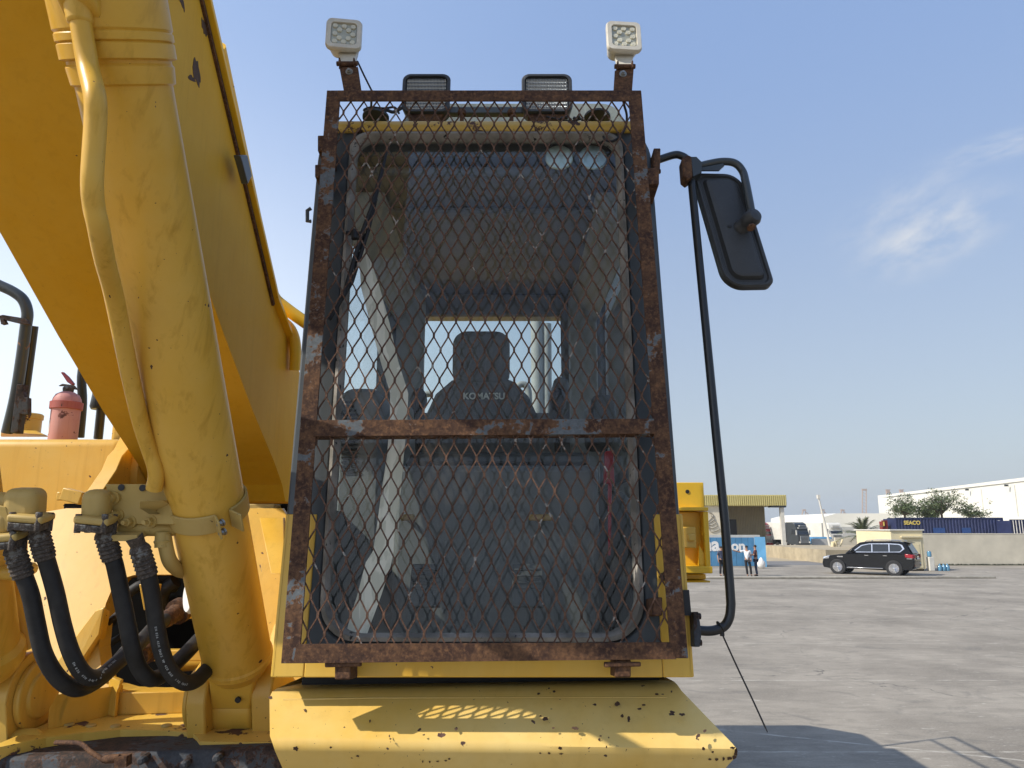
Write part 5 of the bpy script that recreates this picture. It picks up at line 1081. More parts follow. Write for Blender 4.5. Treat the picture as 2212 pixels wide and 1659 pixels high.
# kerb-side wall, cabin, bottles
w0, w1 = G(1998, 1221), G(2212, 1222)
zt = A(2100, 1154, w0.y).z
b = MB(); b.bx(w0.x - .5, 42, w0.y, w0.y + .25, 0, zt); b.bx(w0.x - .5, 42, w0.y - .02, w0.y + .27, zt, zt + .06); tag(b.build('boundary_wall', 'beigewall', bevel=.01), 'long beige rendered wall running to the right behind the car', 'wall')
yv = 50.5
cx0, cx1, cxd = A(1931, 1230, yv).x, A(2001, 1230, yv).x, A(1899, 1230, yv).x
CB = thing('guard_cabin', 'small cream guard cabin with a panelled door standing against the beige wall', 'cabin', (cx0, yv, 0))
zc = A(1960, 1146, yv).z; b = MB(); b.prism([(cx0, yv, .12), (cx1, yv, .12), (cx1, yv + 2.2, .12), (cx0 - 1.3, yv + 2.2, .12)], (0, 0, zc - .12)); wl_ = b.build('wall', 'cabinwall', CB, bevel=.02)
b = MB(); b.prism([(cx0 - .06, yv - .08, zc), (cx1 + .08, yv - .08, zc), (cx1 + .08, yv + 2.3, zc), (cx0 - 1.4, yv + 2.3, zc)], (0, 0, .07)); 
b.build('roof', 'dwhite', CB)
for k in range(8):
    pass
b = MB(); dx0, dx1 = A(1957, 1200, yv).x, A(1992, 1200, yv).x; b.bx(dx0, dx1, yv - .05, yv - .001, .2, A(1960, 1168, yv).z); dr = b.build('door', 'cabindoor', CB, bevel=.02); b = MB(); b.bx(dx0 + .15, dx1 - .15, yv - .07, yv - .051, .35, A(1960, 1172, yv).z - .1); b.build('door_panel', 'cabinwall', dr, bevel=.015)
b = MB(); b.bx(dx0 - .25, dx1 + .08, yv - .16, yv - .001, A(1960, 1161, yv).z, A(1960, 1158, yv).z); b.build('canopy', 'cabindoor', CB)
for xa, xb in ((1938, 1953),):
    b = MB(); b.bx(A(xa, 1150, yv).x, A(xb, 1150, yv).x, yv - .03, yv - .002, A(1940, 1182, yv).z, A(1940, 1171, yv).z); w_ = b.build('window', 'cabindoor', CB); b = MB(); b.bx(A(xa, 1150, yv).x + .06, A(xb, 1150, yv).x - .06, yv - .04, yv - .031, A(1940, 1182, yv).z + .05, A(1940, 1171, yv).z - .05); b.build('pane', 'glassdk', w_)
b = MB(); b.bx(cx0 + .1, cx1 - .1, yv + .1, yv + 2, 0, .119); b.build('skid', 'tyre', CB)
# water cooler and bottles
px_ = A(2012, 1229, 50.6)
wc = thing('water_cooler', 'grey and white water cooler beside the cream cabin', 'water cooler', (px_.x, 50.6, 0)); b = MB(); b.bx(px_.x - .17, px_.x + .17, 50.45, 50.8, 0, .9); b.build('cabinet', 'dwhite', wc, bevel=.03)
b = MB(); b.lathe((px_.x - .05, 50.6, .9), (0, 0, 1), [(0, .08), (.05, .14), (.3, .14), (.38, .1), (.39, .001)], 16); b.build('bottle', 'bottle', wc, smooth=True)
def mkbottle(x, lab):
    b = MB(); b.lathe((x, 50.6, 0), (0, 0, 1), [(0, .13), (.02, .14), (.3, .14), (.38, .06), (.46, .04), (.47, .001)], 18); o = b.build('water_bottle', 'bottle', smooth=True, ang=50); tag(o, lab, 'water bottle', 'blue water bottles by the cabin'); return o
mkbottle(A(2022, 1150, 50.6).x, 'blue water bottle on the ground nearest the water cooler'); mkbottle(A(2030.5, 1150, 50.6).x, 'middle blue water bottle of the three beside the cooler'); mkbottle(A(2038.5, 1150, 50.6).x, 'blue water bottle farthest right of the three by the wall')

# shipping containers on raised ground behind the wall
def container(name, x0, x1, y, z0, z1, m, lab, rz=0, d=2.4):
    t = thing(name, lab, 'shipping container', ((x0 + x1) / 2, y, z0), 'shipping containers beyond the beige wall'); b = MB()
    n = max(4, int((x1 - x0) / .28)); st = (x1 - x0 - .2) / n; zz = []
    for i in range(n):
        xa = x0 + .1 + i * st; zz += [(xa, y + .04), (xa + st * .35, y + .04), (xa + st * .5, y), (xa + st * .85, y)]
    zz.append((x1 - .1, y + .04))
    b.prism([(x, yy, z0 + .12) for x, yy in zz] + [(x1 - .1, y + d, z0 + .12), (x0 + .1, y + d, z0 + .12)], (0, 0, z1 - z0 - .22)); b.build('corrugated_wall', m, t)
    b = MB()
    for x in (x0, x1 - .1): b.bx(x, x + .1, y - .02, y + .1, z0 + .12, z1 - .1)
    b.bx(x0, x1, y - .02, y + .1, z0, z0 + .12); b.bx(x0, x1, y - .02, y + .1, z1 - .1, z1); b.build('frame', m, t); return t
Yc = 66.0; zf = A(2000, 1154, Yc).z
zb1 = A(2000, 1118, Yc).z
b = MB(); b.bx(25, 60, 60.5, 76, 0, zb1 - 2.6); struct(b.build('raised_ground', 'sand'))
cx_a, cx_b = A(1937, 1150, Yc).x, A(2170, 1150, Yc).x
t = container('shipping_container', cx_a, cx_b, Yc, zb1 - 2.6, zb1, 'dkblue', 'long dark blue shipping container with yellow lettering behind the beige wall')
p = Vector((A(1952, 1130, Yc).x, Yc - .03, A(1946, 1133, Yc).z)); text('lettering', 'SEACO', 'cyel', p, (1, 0, 0), (0, 0, 1), .46, t, bold=.03)
for xa, xb in ((2016, 2042), (2078, 2098)):
    b = MB(); b.bx(A(xa, 1150, Yc).x, A(xb, 1150, Yc).x, Yc - .02, Yc - .012, zf + .1, A(2000, 1140, Yc).z); b.build('repair_patch', 'midblue', t)
b = MB()
for yy in (1124, 1131, 1138, 1146): b.bx(A(2158, 1150, Yc).x, A(2162, 1150, Yc).x, Yc - .05, Yc - .03, A(0, yy + 2, Yc).z, A(0, yy, Yc).z)
b.build('stencil_marks', 'white', t)
container('shipping_container', A(1920, 1150, 68).x, A(1936, 1150, 68).x, 68.0, zb1 - 2.6, A(1925, 1119, 68).z, 'dkblue', 'short blue container end between the red one and the long blue one', d=.9)
t = container('shipping_container', A(1907, 1150, 67).x, A(1919, 1150, 67).x, 67.0, zb1 - 2.6, A(1910, 1124, 67).z, 'contred', 'small red container end left of the blue containers', d=.7)
b = MB(); b.bx(A(1909, 1150, 67).x, A(1912, 1150, 67).x, 66.95, 66.975, A(0, 1136, 67).z, A(0, 1127, 67).z); b.build('yellow_mark', 'cyel', t)
t = container('shipping_container', A(2185, 1150, 64).x, A(2300, 1150, 64).x, 64.0, zb1 - 2.6, A(2190, 1122, 64).z, 'dkblue', 'dark blue container with white door rods at the right edge of the photo')
b = MB()
for xa in (2190, 2196, 2203, 2209): b.bx(A(xa, 1150, 64).x, A(xa + 1, 1150, 64).x, 63.93, 63.97, zf, A(0, 1124, 64).z)
b.build('door_rods', 'white', t)
# large white warehouse, its long side running away from the camera
WH = thing('warehouse', 'huge off-white warehouse with a long roof line behind the trees at right', 'warehouse', (84, 173, 0))
pa, pb = A(1896, 1071, 173), A(2212, 1032, 112); d_ = (pb - pa); pc_ = pa + d_ * 1.7
b = MB(); b.prism([(pa.x, pa.y, 0), (pa.x, pa.y, pa.z - .25), (pa.x + .25, pa.y - .4, pa.z), (pc_.x, pc_.y, pc_.z), (pc_.x, pc_.y, 0)], (40, 20, 0)); wo = b.build('wall', 'offwhite', WH)
b = MB(); b.prism([(pa.x - .05, pa.y - .1, pa.z - .45), (pa.x - .05, pa.y - .1, pa.z + .03), (pc_.x - .05, pc_.y - .1, pc_.z + .03), (pc_.x - .05, pc_.y - .1, pc_.z - .5)], (.04, 0, 0)); b.build('fascia', 'offwhite', WH)
for k in range(9):
    q = pa + d_ * (.1 + .17 * k); b = MB(); b.bx(q.x - .06, q.x - .01, q.y - .06, q.y + .06, 0, q.z - .8); b.build('downpipe', 'offwhite', WH)
for k in (.72, .93):
    q = pa + d_ * k; b = MB(); b.box((q.x - .5, q.y, q.z - .9), (.5, .3, .3)); b.build('wall_lamp', 'trkdark', WH)
# small white warehouse
Yw = 150; WS = thing('warehouse', 'lower white warehouse with a gentle gable left of the palm tree', 'warehouse', (70, Yw, 0))
pts = [A(1777, 1160, Yw), A(1777, 1117, Yw), A(1807, 1109, Yw), A(1935, 1109, Yw), A(1935, 1160, Yw)]; pts[0].z = pts[4].z = 0
b = MB(); b.prism(pts, (0, 30, 0)); b.build('wall', 'offwhite', WS)
b = MB(); b.bx(A(1640, 1150, Yw).x, A(1935, 1150, Yw).x, Yw - .3, Yw - .01, 0, A(0, 1138, Yw).z); b.build('lower_wall', 'greyclad', WS)
# low white sheds along the horizon
for i, (xa, xb, yt_, Yd) in enumerate(((1640, 1700, 1133, 260), (1702, 1776, 1135, 300), (1655, 1780, 1131.5, 420))):
    b = MB(); b.bx(A(xa, 1150, Yd).x, A(xb, 1150, Yd).x, Yd, Yd + 10, 0, A(0, yt_, Yd).z); rr = random.Random(i)
    for k in range(8):
        xx = A(xa, 1150, Yd).x + (A(xb, 1150, Yd).x - A(xa, 1150, Yd).x) * rr.random(); b.bx(xx, xx + Yd * .018, Yd + .5, Yd + 6, A(0, yt_, Yd).z, A(0, yt_ - 1.6 - rr.random(), Yd).z)
    tag(b.build('low_shed', 'dwhite'), ('low pale shed on the horizon behind the red truck', 'low pale shed on the horizon behind the dark truck', 'farthest low white shed beneath the harbour cranes')[i], 'shed', 'low sheds along the horizon')
# harbour cranes
def crane(px, top, Yd, lab, legs=14):
    c = A(px, top, Yd); s = Yd / FPX; t = thing('harbour_crane', lab, 'crane', (c.x, Yd, 0), 'ship-to-shore cranes in the haze')
    b = MB(); q = lambda x, y: A(px + x, y, Yd)
    for dx in (-6, 6):
        b.tube([q(dx * .45, top + 3), q(dx * 1.3, 1140)], s * 1.0, 4)
    b.tube([q(3, top + 4), q(27, 1128)], s * .8, 4); b.tube([q(-1, top + 4), q(-18, 1130)], s * .5, 4)
    b.tube([q(-7, 1120), q(7, 1120)], s * .7, 4); b.box(q(0, top + 1), (s * 7, s * 4, s * 3.5)); b.build('leg_frame', 'crane', t)
    b = MB(); b.box(q(-2, 1130), (s * 44, s * 3, s * 3)); b.box(q(-22, 1126), (s * 5, s * 4, s * 6)); b.build('boom_girder', 'crane', t)
crane(1737, 1101, 1500, 'orange harbour crane farthest left, over the dark truck'); crane(1777, 1101, 1500, 'orange harbour crane just right of the leaning pole'); crane(1820, 1101, 1500, 'orange crane top peeking over the low white warehouse roof')
Yd = 1400; s = Yd / FPX; t = thing('harbour_crane', 'tall upright orange crane boom above the palm tree', 'crane', (A(1866, 1150, Yd).x, Yd, 0), 'ship-to-shore cranes in the haze')
b = MB()
for dx in (-4.2, 4.2): b.tube([A(1867 + dx, 1058, Yd), A(1867 + dx, 1140, Yd)], s * 1.1, 4)
for yy in range(1062, 1110, 7): b.tube([A(1863, yy, Yd), A(1871, yy + 6, Yd)], s * .5, 4)
b.box(A(1867, 1058, Yd), (s * 10, s * 3, s * 4)); b.build('raised_boom', 'crane', t)
for px, lab in ((1918, 'left of two crane tops just above the big warehouse roof'), (1947, 'right of two crane tops just above the big warehouse roof')):
    t = thing('harbour_crane', lab, 'crane', (A(px, 1150, Yd).x, Yd, 0), 'ship-to-shore cranes in the haze'); b = MB(); b.box(A(px, 1062, Yd), (s * 7, s * 4, s * 7)); b.box(A(px, 1058, Yd), (s * 9, s * 4, s * 1.5))
    for dx in (-3, 3): b.tube([A(px + dx, 1062, Yd), A(px + dx, 1140, Yd)], s, 4)
    b.build('crane_head', 'crane', t)
# yellow-fronted loading shed
Ys = 83.0; BS = thing('loading_shed', 'open loading shed with brown wall and yellow ribbed fascia behind the blue hoarding', 'shed', (25, Ys, 0))
xa, xb = A(1440, 1150, Ys).x, A(1705, 1150, Ys).x; z0, z1 = A(0, 1092, Ys).z, A(0, 1069, Ys).z
b = MB(); n = 58; st = (xb - xa) / n; zz = []
for i in range(n): zz += [(xa + i * st, Ys), (xa + i * st + st * .5, Ys), (xa + i * st + st * .55, Ys + .12), (xa + (i + 1) * st - .03, Ys + .12)]
b.prism([(x, y, z0) for x, y in zz] + [(xb, Ys + 9, z0), (xa, Ys + 9, z0)], (0, 0, z1 - z0)); b.build('fascia', 'fascia', BS)
xw = A(1655, 1150, Ys + 4).x; b = MB(); n = 60; x0_ = A(1440, 1150, Ys + 4).x; st = (xw - x0_) / n; zz = []
for i in range(n): zz += [(x0_ + i * st, Ys + 4), (x0_ + (i + .5) * st, Ys + 4), (x0_ + (i + .55) * st, Ys + 4.08), (x0_ + (i + .98) * st, Ys + 4.08)]
b.prism([(x, y, 0) for x, y in zz] + [(xw, Ys + 9, 0), (x0_, Ys + 9, 0)], (0, 0, z0 - .01)); b.build('wall', 'browclad', BS)
b = MB(); b.bx(A(1560, 1150, Ys + 3.9).x, A(1592, 1150, Ys + 3.9).x, Ys + 3.9, Ys + 3.99, 0, A(0, 1122, Ys + 4).z); b.build('doorway', 'black', BS)
b = MB(); b.bx(A(1524, 1150, Ys + .3).x, A(1560, 1150, Ys + .3).x, Ys + .3, Ys + 3.8, 0, z0 - .02); b.build('white_bay', 'beigewall', BS)
b = MB()
for k in range(5): b.tube(smoothpath([A(1530 + 6 * k, 1105 + k * 9, Ys + .25), A(1540 + 3 * k, 1112 + 8 * k, Ys + .25), A(1536, 1120 + 7 * k, Ys + .25), A(1526, 1130, Ys + .25)], 4), .06, 5)
b.build('wall_pattern', 'kerb', BS)
b = MB(); b.bx(A(1689, 1150, Ys + .3).x, A(1697, 1150, Ys + .3).x, Ys + .3, Ys + .7, 0, z0 - .01); b.build('post', 'dwhite', BS)
b = MB(); b.bx(A(1694, 1150, Ys).x - 1.2, A(1697, 1150, Ys).x + .3, Ys + .1, Ys + 1.2, z0 - .2, z0 - .001); b.build('soffit', 'trkdark', BS)
# blue hoarding
Yh = 56.5; xh0, xh1, xe = A(1440, 1150, Yh).x, A(1628, 1150, Yh).x, A(1651, 1150, Yh - .8).x; zh = A(0, 1161, Yh).z
BH = thing('hoarding', 'blue site hoarding with large white letters behind the three men', 'hoarding', ((xh0 + xh1) / 2, Yh, 0))
b = MB(); n = 14
for i in range(n): 
    st = (xh1 - xh0) / n; b.bx(xh0 + i * st + .01, xh0 + (i + 1) * st - .01, Yh, Yh + .06, .02, zh)
b.bx(xh0, xh1, Yh + .061, Yh + .09, .02, zh); b.build('panel', 'blue', BH)
b = MB(); b.prism([(xh1 + .01, Yh - .02, 0), (xe, Yh - .9, 0), (xe, Yh - .9, zh + .05), (xh1 + .01, Yh - .02, zh + .05)], (.02, .06, 0)); b.build('end_panel', 'blue', BH)
b = MB(); b.bx(xh0, A(1640, 1150, Yh + 1).x, Yh + .9, Yh + 1.1, 0, A(0, 1155.5, Yh + 1).z); tag(b.build('low_wall', 'dwhite'), 'white capped wall directly behind the blue hoarding', 'wall')
p = A(1518, 1189, Yh - .01); text('lettering', 'na', 'white', Vector((p.x, Yh - .012, p.z)), (1, 0, 0), (0, 0, 1), 1.36, BH, bold=.035, ext=.01)
p = A(1580, 1189, Yh - .01); text('lettering', 'on', 'white', Vector((p.x, Yh - .012, p.z)), (1, 0, 0), (0, 0, 1), 1.0, BH, bold=.035, ext=.01)
b = MB(); q = A(1645, 1222, 53.5); b.sphere((q.x, q.y, .3), .3, 12, (1, .8, 1.1)); b.lathe((q.x, q.y, .5), (0, 0, 1), [(0, .2), (.15, .12), (.25, .05)], 10); tag(b.build('sack', 'white', smooth=True), 'white sack leaning at the foot of the blue hoarding end', 'sack')
# leaning lamp pole, white wall, green sign, heap of posts
Yp = 72; b = MB(); b.tube([A(1797, 1196, Yp), A(1768, 1074, Yp)], [.13, .07], 10); b.box(A(1768, 1073, Yp), (.25, .3, .35)); tag(b.build('leaning_pole', 'dwhite', smooth=True, ang=40), 'pale metal pole leaning left in front of the low white warehouse', 'pole')
Yl = 78; b = MB(); b.bx(A(1803, 1150, Yl).x, A(1900, 1150, Yl).x, Yl, Yl + .3, 0, A(0, 1161, Yl).z); tag(b.build('rendered_wall', 'beigewall'), 'pale low wall behind the bonnet of the black car', 'wall')
b = MB(); b.bx(A(1875, 1150, 58).x, A(1900, 1150, 58).x, 58, 58.2, 0, A(0, 1157, 58).z); b.bx(A(1872, 1150, 57.9).x, A(1876, 1150, 57.9).x, 57.8, 58.1, 0, A(0, 1156, 58).z); 
gw = tag(b.build('gate_wall', 'dwhite'), 'short white gate wall with green markings under the palm tree', 'wall')
for xa in (1880, 1889): b = MB(); b.bx(A(xa, 1150, 57.9).x, A(xa + 6, 1150, 57.9).x, 57.95, 57.99, A(0, 1174, 58).z, A(0, 1167, 58).z); b.build('green_mark', 'green', gw)
b = MB()
for k, (xa, ya, xb_, yb2) in enumerate(((1797, 1196, 1799, 1172), (1808, 1196, 1804, 1170), (1795, 1172, 1812, 1168), (1797, 1182, 1810, 1176), (1811, 1193, 1820, 1165))): b.tube([A(xa, ya, 70 + k * .1), A(xb_, yb2, 70 + k * .1)], .16 if k < 2 else .07, 6)
tag(b.build('post_stand', 'cabinwall'), 'weathered timber stand holding the foot of the leaning pole', 'stand')
# palm
def palm(px, py, Yd, spread, lab):
    base = A(px, py, Yd); t = thing('palm_tree', lab, 'palm tree', (base.x, Yd, 0)); b = MB(); b.tube([(base.x, Yd, 0), (base.x, Yd, base.z)], [.28, .22], 10); b.build('trunk', 'bark', t)
    b = MB(); rr = random.Random(3); c = Vector((base.x, Yd, base.z))
    for k in range(46):
        az = rr.uniform(0, 2 * math.pi); el = rr.uniform(.15, 1.45); L_ = spread * rr.uniform(.8, 1.1); pts = []
        for s_ in range(9):
            u = s_ / 8; r_ = L_ * u; pts.append(c + Vector((math.cos(az) * math.cos(el) * r_, math.sin(az) * math.cos(el) * r_, math.sin(el) * r_ - L_ * .38 * u * u)))
        for s_ in range(1, 9):
            d_ = (pts[s_] - pts[s_ - 1]); sd = d_.cross(Vector((0, 0, 1))); sd = sd.normalized() if sd.length > 1e-4 else Vector((1, 0, 0))
            for q in range(4):
                p0 = pts[s_ - 1].lerp(pts[s_], q / 4)
                for sg in (-1, 1):
                    tip = p0 + sd * sg * spread * .14 * (1 - .5 * s_ / 8) + d_.normalized() * spread * .12 + Vector((0, 0, rr.uniform(-.12, .02))); w = d_.normalized() * .035
                    b.add([p0 - w, p0 + w, tip], [(0, 1, 2)])
    b.build('crown', 'palm', t)
palm(1865, 1158, 66, 2.5, 'bushy green palm tree in front of the low white warehouse')
# trees in front of the big warehouse
def tree(px, pyb, pyt, wpx, Yd, seed, lab, dens=1.0):
    base = A(px, pyb, Yd); top = A(px, pyt, Yd); w = wpx / FPX * Yd / 2; t = thing('tree', lab, 'tree', (base.x, Yd, 0), 'loose leafy trees above the blue containers'); rr = random.Random(seed)
    b = MB(); tips = []
    trunk_top = Vector((base.x, Yd, base.z + (top.z - base.z) * .12)); b.tube([(base.x, Yd, 0), trunk_top], [.16, .11], 8)
    for k in range(13):
        a = rr.uniform(0, 6.28); r_ = w * rr.uniform(.25, 1); zz_ = base.z + (top.z - base.z) * (1 - .62 * (r_ / w) ** 1.5) * rr.uniform(.5, 1.0); e = Vector((base.x + math.cos(a) * r_, Yd + math.sin(a) * r_ * .7, zz_)); m_ = trunk_top.lerp(e, .5) + Vector((0, 0, -.15 + rr.uniform(0, .3))); b.tube([trunk_top, m_, e], [.06, .04, .015], 5); tips += [(e, 1), (m_.lerp(e, .5), .9), (m_, .7)]
    b.build('trunk', 'bark', t); b = MB()
    for e, sc_ in tips:
        for c_ in range(int(5 * dens)):
            cc = e + Vector((rr.gauss(0, .3), rr.gauss(0, .3), rr.gauss(0, .26)))
            for q in range(22):
                p0 = cc + Vector((rr.gauss(0, .15), rr.gauss(0, .15), rr.gauss(0, .1))); s_ = rr.uniform(.06, .12); r1 = Vector((rr.uniform(-1, 1), rr.uniform(-1, 1), rr.uniform(-.6, .6))).normalized() * s_; r2 = Vector((rr.uniform(-1, 1), rr.uniform(-1, 1), rr.uniform(-.6, .6))).normalized() * s_
                b.add([p0, p0 + r1, p0 + r1 + r2, p0 + r2], [(0, 1, 2, 3)])
    b.build('crown', 'leaf', t)
tree(1955, 1120, 1064, 95, 75, 5, 'round leafy tree at the left, above the yellow lettering'); tree(2035, 1120, 1046, 120, 75, 9, 'tallest loose leafy tree, in the middle of the group'); tree(2095, 1122, 1080, 70, 75, 12, 'low sparse tree at the right of the group', .6); tree(2012, 1122, 1080, 55, 76, 14, 'smaller leafy tree between the two bigger ones', .8)
# dirt and weeds line at the wall foot
rr = random.Random(4); b = MB()
for k in range(900):
    x = rr.uniform(w0.x + 1, 41); y = w0.y - abs(rr.gauss(0, .15)); s_ = rr.uniform(.03, .09); b.add([(x, y, 0), (x + s_, y + .02, 0), (x + s_ * .5 + rr.uniform(-.05, .05), y, s_ * 1.6)], [(0, 1, 2)])
o = b.build('weeds', 'palm'); tag(o, 'dry weeds and litter along the foot of the beige wall', 'weeds'); o['kind'] = 'stuff'

# ------------------------------------------------------------------ trucks
def wheel(mb_t, mb_r, c, ax, r, w):
    c = Vector(c); ax = Vector(ax); mb_t.lathe(c - ax * w / 2, ax, [(0, r * .7), (.0, r * .93), (w * .12, r), (w * .88, r), (w, r * .93), (w, r * .7)], 28)
def truck(px, py, Yd, rz, s, cm, lab, grp, trailer='dwhite', flip=1):
    base = A(px, py, Yd); t = thing('truck', lab, 'truck', (base.x, Yd, 0), grp)
    R = Matrix.Rotation(rz, 3, 'Z'); O = Vector((base.x, Yd, 0))
    def L_(x, y, z): return O + R @ Vector((x * s, y * s, z * s))
    def bxl(mb, x0, x1, y0, y1, z0, z1): mb.hexa([L_(x0, y0, z0), L_(x1, y0, z0), L_(x1, y1, z0), L_(x0, y1, z0)], [L_(x0, y0, z1), L_(x1, y0, z1), L_(x1, y1, z1), L_(x0, y1, z1)])
    # local: -y is the front
    b = MB(); pr_ = [(-.02, .5), (-.05, 1.2), (.0, 1.95), (.22, 2.75), (.5, 3.5), (.95, 3.75), (2.1, 3.75), (2.1, .6)]
    b.prism([L_(-1.2, y, z) for y, z in pr_], R @ Vector((2.4 * s, 0, 0))); cabt = b.build('truck_cab', cm, t, bevel=.05)
    b = MB(); b.add([L_(-1.05, -.02, 1.95), L_(1.05, -.02, 1.95), L_(1.0, .22, 2.7), L_(-1.0, .22, 2.7)], [(0, 1, 2, 3)]); b.build('windscreen', 'glassdk', t)
    for sx in (-1, 1): b = MB(); b.add([L_(sx * 1.22, .35, 2.0), L_(sx * 1.22, 1.2, 2.0), L_(sx * 1.22, 1.1, 2.7), L_(sx * 1.22, .45, 2.7)], [(0, 1, 2, 3)]); b.build('side_window', 'glassdk', t)
    b = MB(); bxl(b, -.85, .85, -.14, -.06, .75, 1.75)
    g_ = b.build('grille', 'greyclad', t)
    b = MB()
    for k in range(5): bxl(b, -.7, .7, -.17, -.145, .85 + k * .18, .93 + k * .18)
    b.build('grille_slats', 'trkdark', g_)
    for sx in (-1, 1):
        b = MB(); bxl(b, sx * 1.0 - .15, sx * 1.0 + .15, -.12, -.055, .75, .98); b.build('headlight', 'chrome', t)
        b = MB(); bxl(b, sx * 1.38 - .1, sx * 1.38 + .1, .0, .12, 1.9, 2.6); b.build('wing_mirror', 'dwhite', t)
    b = MB(); bxl(b, -1.0, 1.0, -.05, .2, 2.85, 2.98); bxl(b, -.65, .65, .02, .3, 3.15, 3.3); b.build('sun_visor', 'greyclad', t)
    b = MB(); bxl(b, -1.2, 1.2, -.1, .5, .3, .58); b.build('bumper', cm, t)
    b = MB(); bxl(b, -1.25, 1.25, 2.5, 12.5, 1.2, 3.75); b.build('box_body', trailer, t, bevel=.03)
    b = MB(); bxl(b, -.5, .5, 1.5, 12, .8, 1.15); bxl(b, -1.1, 1.1, 4.5, 6, .5, 1.1); b.build('chassis', 'trkdark', t)
    for y in (1.2, 4.0, 9.5, 10.8):
        for sx in (-1, 1): b = MB(); b.lathe(L_(sx * 1.2, y, .5), R @ Vector((-sx, 0, 0)), [(0, .3 * s), (0, .5 * s), (.3 * s, .5 * s), (.3 * s, .3 * s)], 20); b.lathe(L_(sx * 1.2, y, .5), R @ Vector((-sx, 0, 0)), [(.03, .28 * s), (.05, .28 * s), (.06, .1 * s)], 14); b.build('wheel', 'tyre', t)
    return t
Yt = 102
truck(1738, 1183, Yt, math.radians(28), .92, 'trkdark', 'dark grey truck with a white box trailer parked nose forward', 'parked trucks')
truck(1660, 1183, Yt + 3, math.radians(34), .92, 'trkred', 'dark red truck partly hidden by the shed and the white trailer', 'parked trucks')
truck(1809, 1168, 118, math.radians(8), .92, 'dwhite', 'white truck front visible above the low wall near the pole', 'parked trucks')
b = MB(); b.box(A(1763, 1158, 110), (6, 2, .7)); b.box(A(1763, 1158, 110) + Vector((.5, 0, .45)), (3, 1.7, .5)); o = b.build('parked_van', 'blue', bevel=.2); o.location.z = .35; tag(o, 'low blue vehicle far behind the dark truck', 'vehicle')
b = MB(); b.bx(A(1753, 1150, 104).x, A(1803, 1150, 104).x, 104, 104.3, 0, A(0, 1164, 104).z); tag(b.build('metal_fence', 'greyclad'), 'grey sheet metal fence right of the dark truck', 'fence')

# ------------------------------------------------------------------ black car
cw = G(1934, 1244); Tm = math.radians(180 - 39); cs = 1.04
R = Matrix.Rotation(Tm, 3, 'Z'); fwd = R @ Vector((1, 0, 0)); lat = R @ Vector((0, 1, 0))     # lat points to the camera side
if lat.y > 0: lat = -lat
O = cw - lat * (.86 * cs); O.z = 0                              # rear axle centre
CAR = thing('parked_car', 'shiny black sport utility vehicle with chrome window trim parked on the yard', 'car', O)
def K(x, y, z): return O + fwd * (x * cs) + lat * (y * cs) + Vector((0, 0, z * cs))
low = [(-1.05, .55), (-1.08, .95), (-1.0, 1.22), (-.6, 1.28), (2.35, 1.22), (2.9, 1.16), (3.65, 1.05), (3.92, .92), (4.0, .62), (3.95, .38), (3.55, .32), (-.85, .34), (-1.0, .42)]
stations = 9
def bodyshell(mb, prof, wfun):
    n = len(prof); vs = []; ys = [-1, -.93, -.5, 0, .5, .93, 1]
    for y in ys:
        for x, z in prof:
            k = 1 - .0 * abs(y); vs.append(K(x * (1 if abs(y) < .99 else .985) , y * wfun(x, z), z if abs(y) < .99 else z * .99))
    fs = [(j * n + i, j * n + (i + 1) % n, (j + 1) * n + (i + 1) % n, (j + 1) * n + i) for j in range(len(ys) - 1) for i in range(n)] + [tuple(range(n)), tuple(range((len(ys) - 1) * n, len(ys) * n))]
    mb.add(vs, fs)
b = MB(); bodyshell(b, low, lambda x, z: 1.0 - (.10 if x > 3.6 else 0) - (.07 if x < -.95 else 0) - (.05 if z > 1.2 else 0)); body = b.build('body', 'carblack', CAR, bevel=.07 * cs, bseg=4)
# greenhouse
gh0 = [(-1.0, 1.2), (-.72, 1.80), (-.55, 1.90), (.2, 1.95), (1.3, 1.93), (1.75, 1.86), (2.62, 1.2)]
b = MB(); n = len(gh0); vs = []
for y in (-1, 1):
    for x, z in gh0: vs.append(K(x, y * (.95 - (z - 1.2) * .24), z))
b.add(vs, [tuple(range(n)), tuple(range(n, 2 * n))] + [(i, (i + 1) % n, n + (i + 1) % n, n + i) for i in range(n)]); b.build('cabin', 'carblack', CAR, bevel=.05, bseg=3)
def sidey(z): return .95 - (z - 1.2) * .24 + .012
def sidepoly(pts, m, name, th=.012, off=0.0, parent=CAR):
    b = MB()
    for sg in (1, -1)[:1 if name != 'side_windows' else 2]: b.prism([K(x, sg * (sidey(z) + off), z) for x, z in pts], lat * sg * th)
    return b.build(name, m, parent)
sidepoly([(-.38, 1.33), (-.62, 1.52), (-.50, 1.74), (-.35, 1.79), (.2, 1.82), (1.25, 1.80), (1.7, 1.70), (2.22, 1.30), (2.1, 1.28)], 'chrome', 'window_trim')
for pts in ([(-.36, 1.37), (-.52, 1.52), (-.42, 1.71), (-.3, 1.75), (.16, 1.775), (.16, 1.35)], [(.22, 1.35), (.22, 1.775), (1.08, 1.765), (1.08, 1.33)], [(1.14, 1.33), (1.14, 1.76), (1.28, 1.755), (1.66, 1.66), (2.1, 1.33)]):
    sidepoly(pts, 'glassdk', 'window', .008, .014)
b = MB(); b.add([K(-1.01, -.75, 1.27), K(-1.01, .75, 1.27), K(-.765, .66, 1.74), K(-.765, -.66, 1.74)], [(0, 1, 2, 3)]); b.build('rear_window', 'glassdk', CAR)
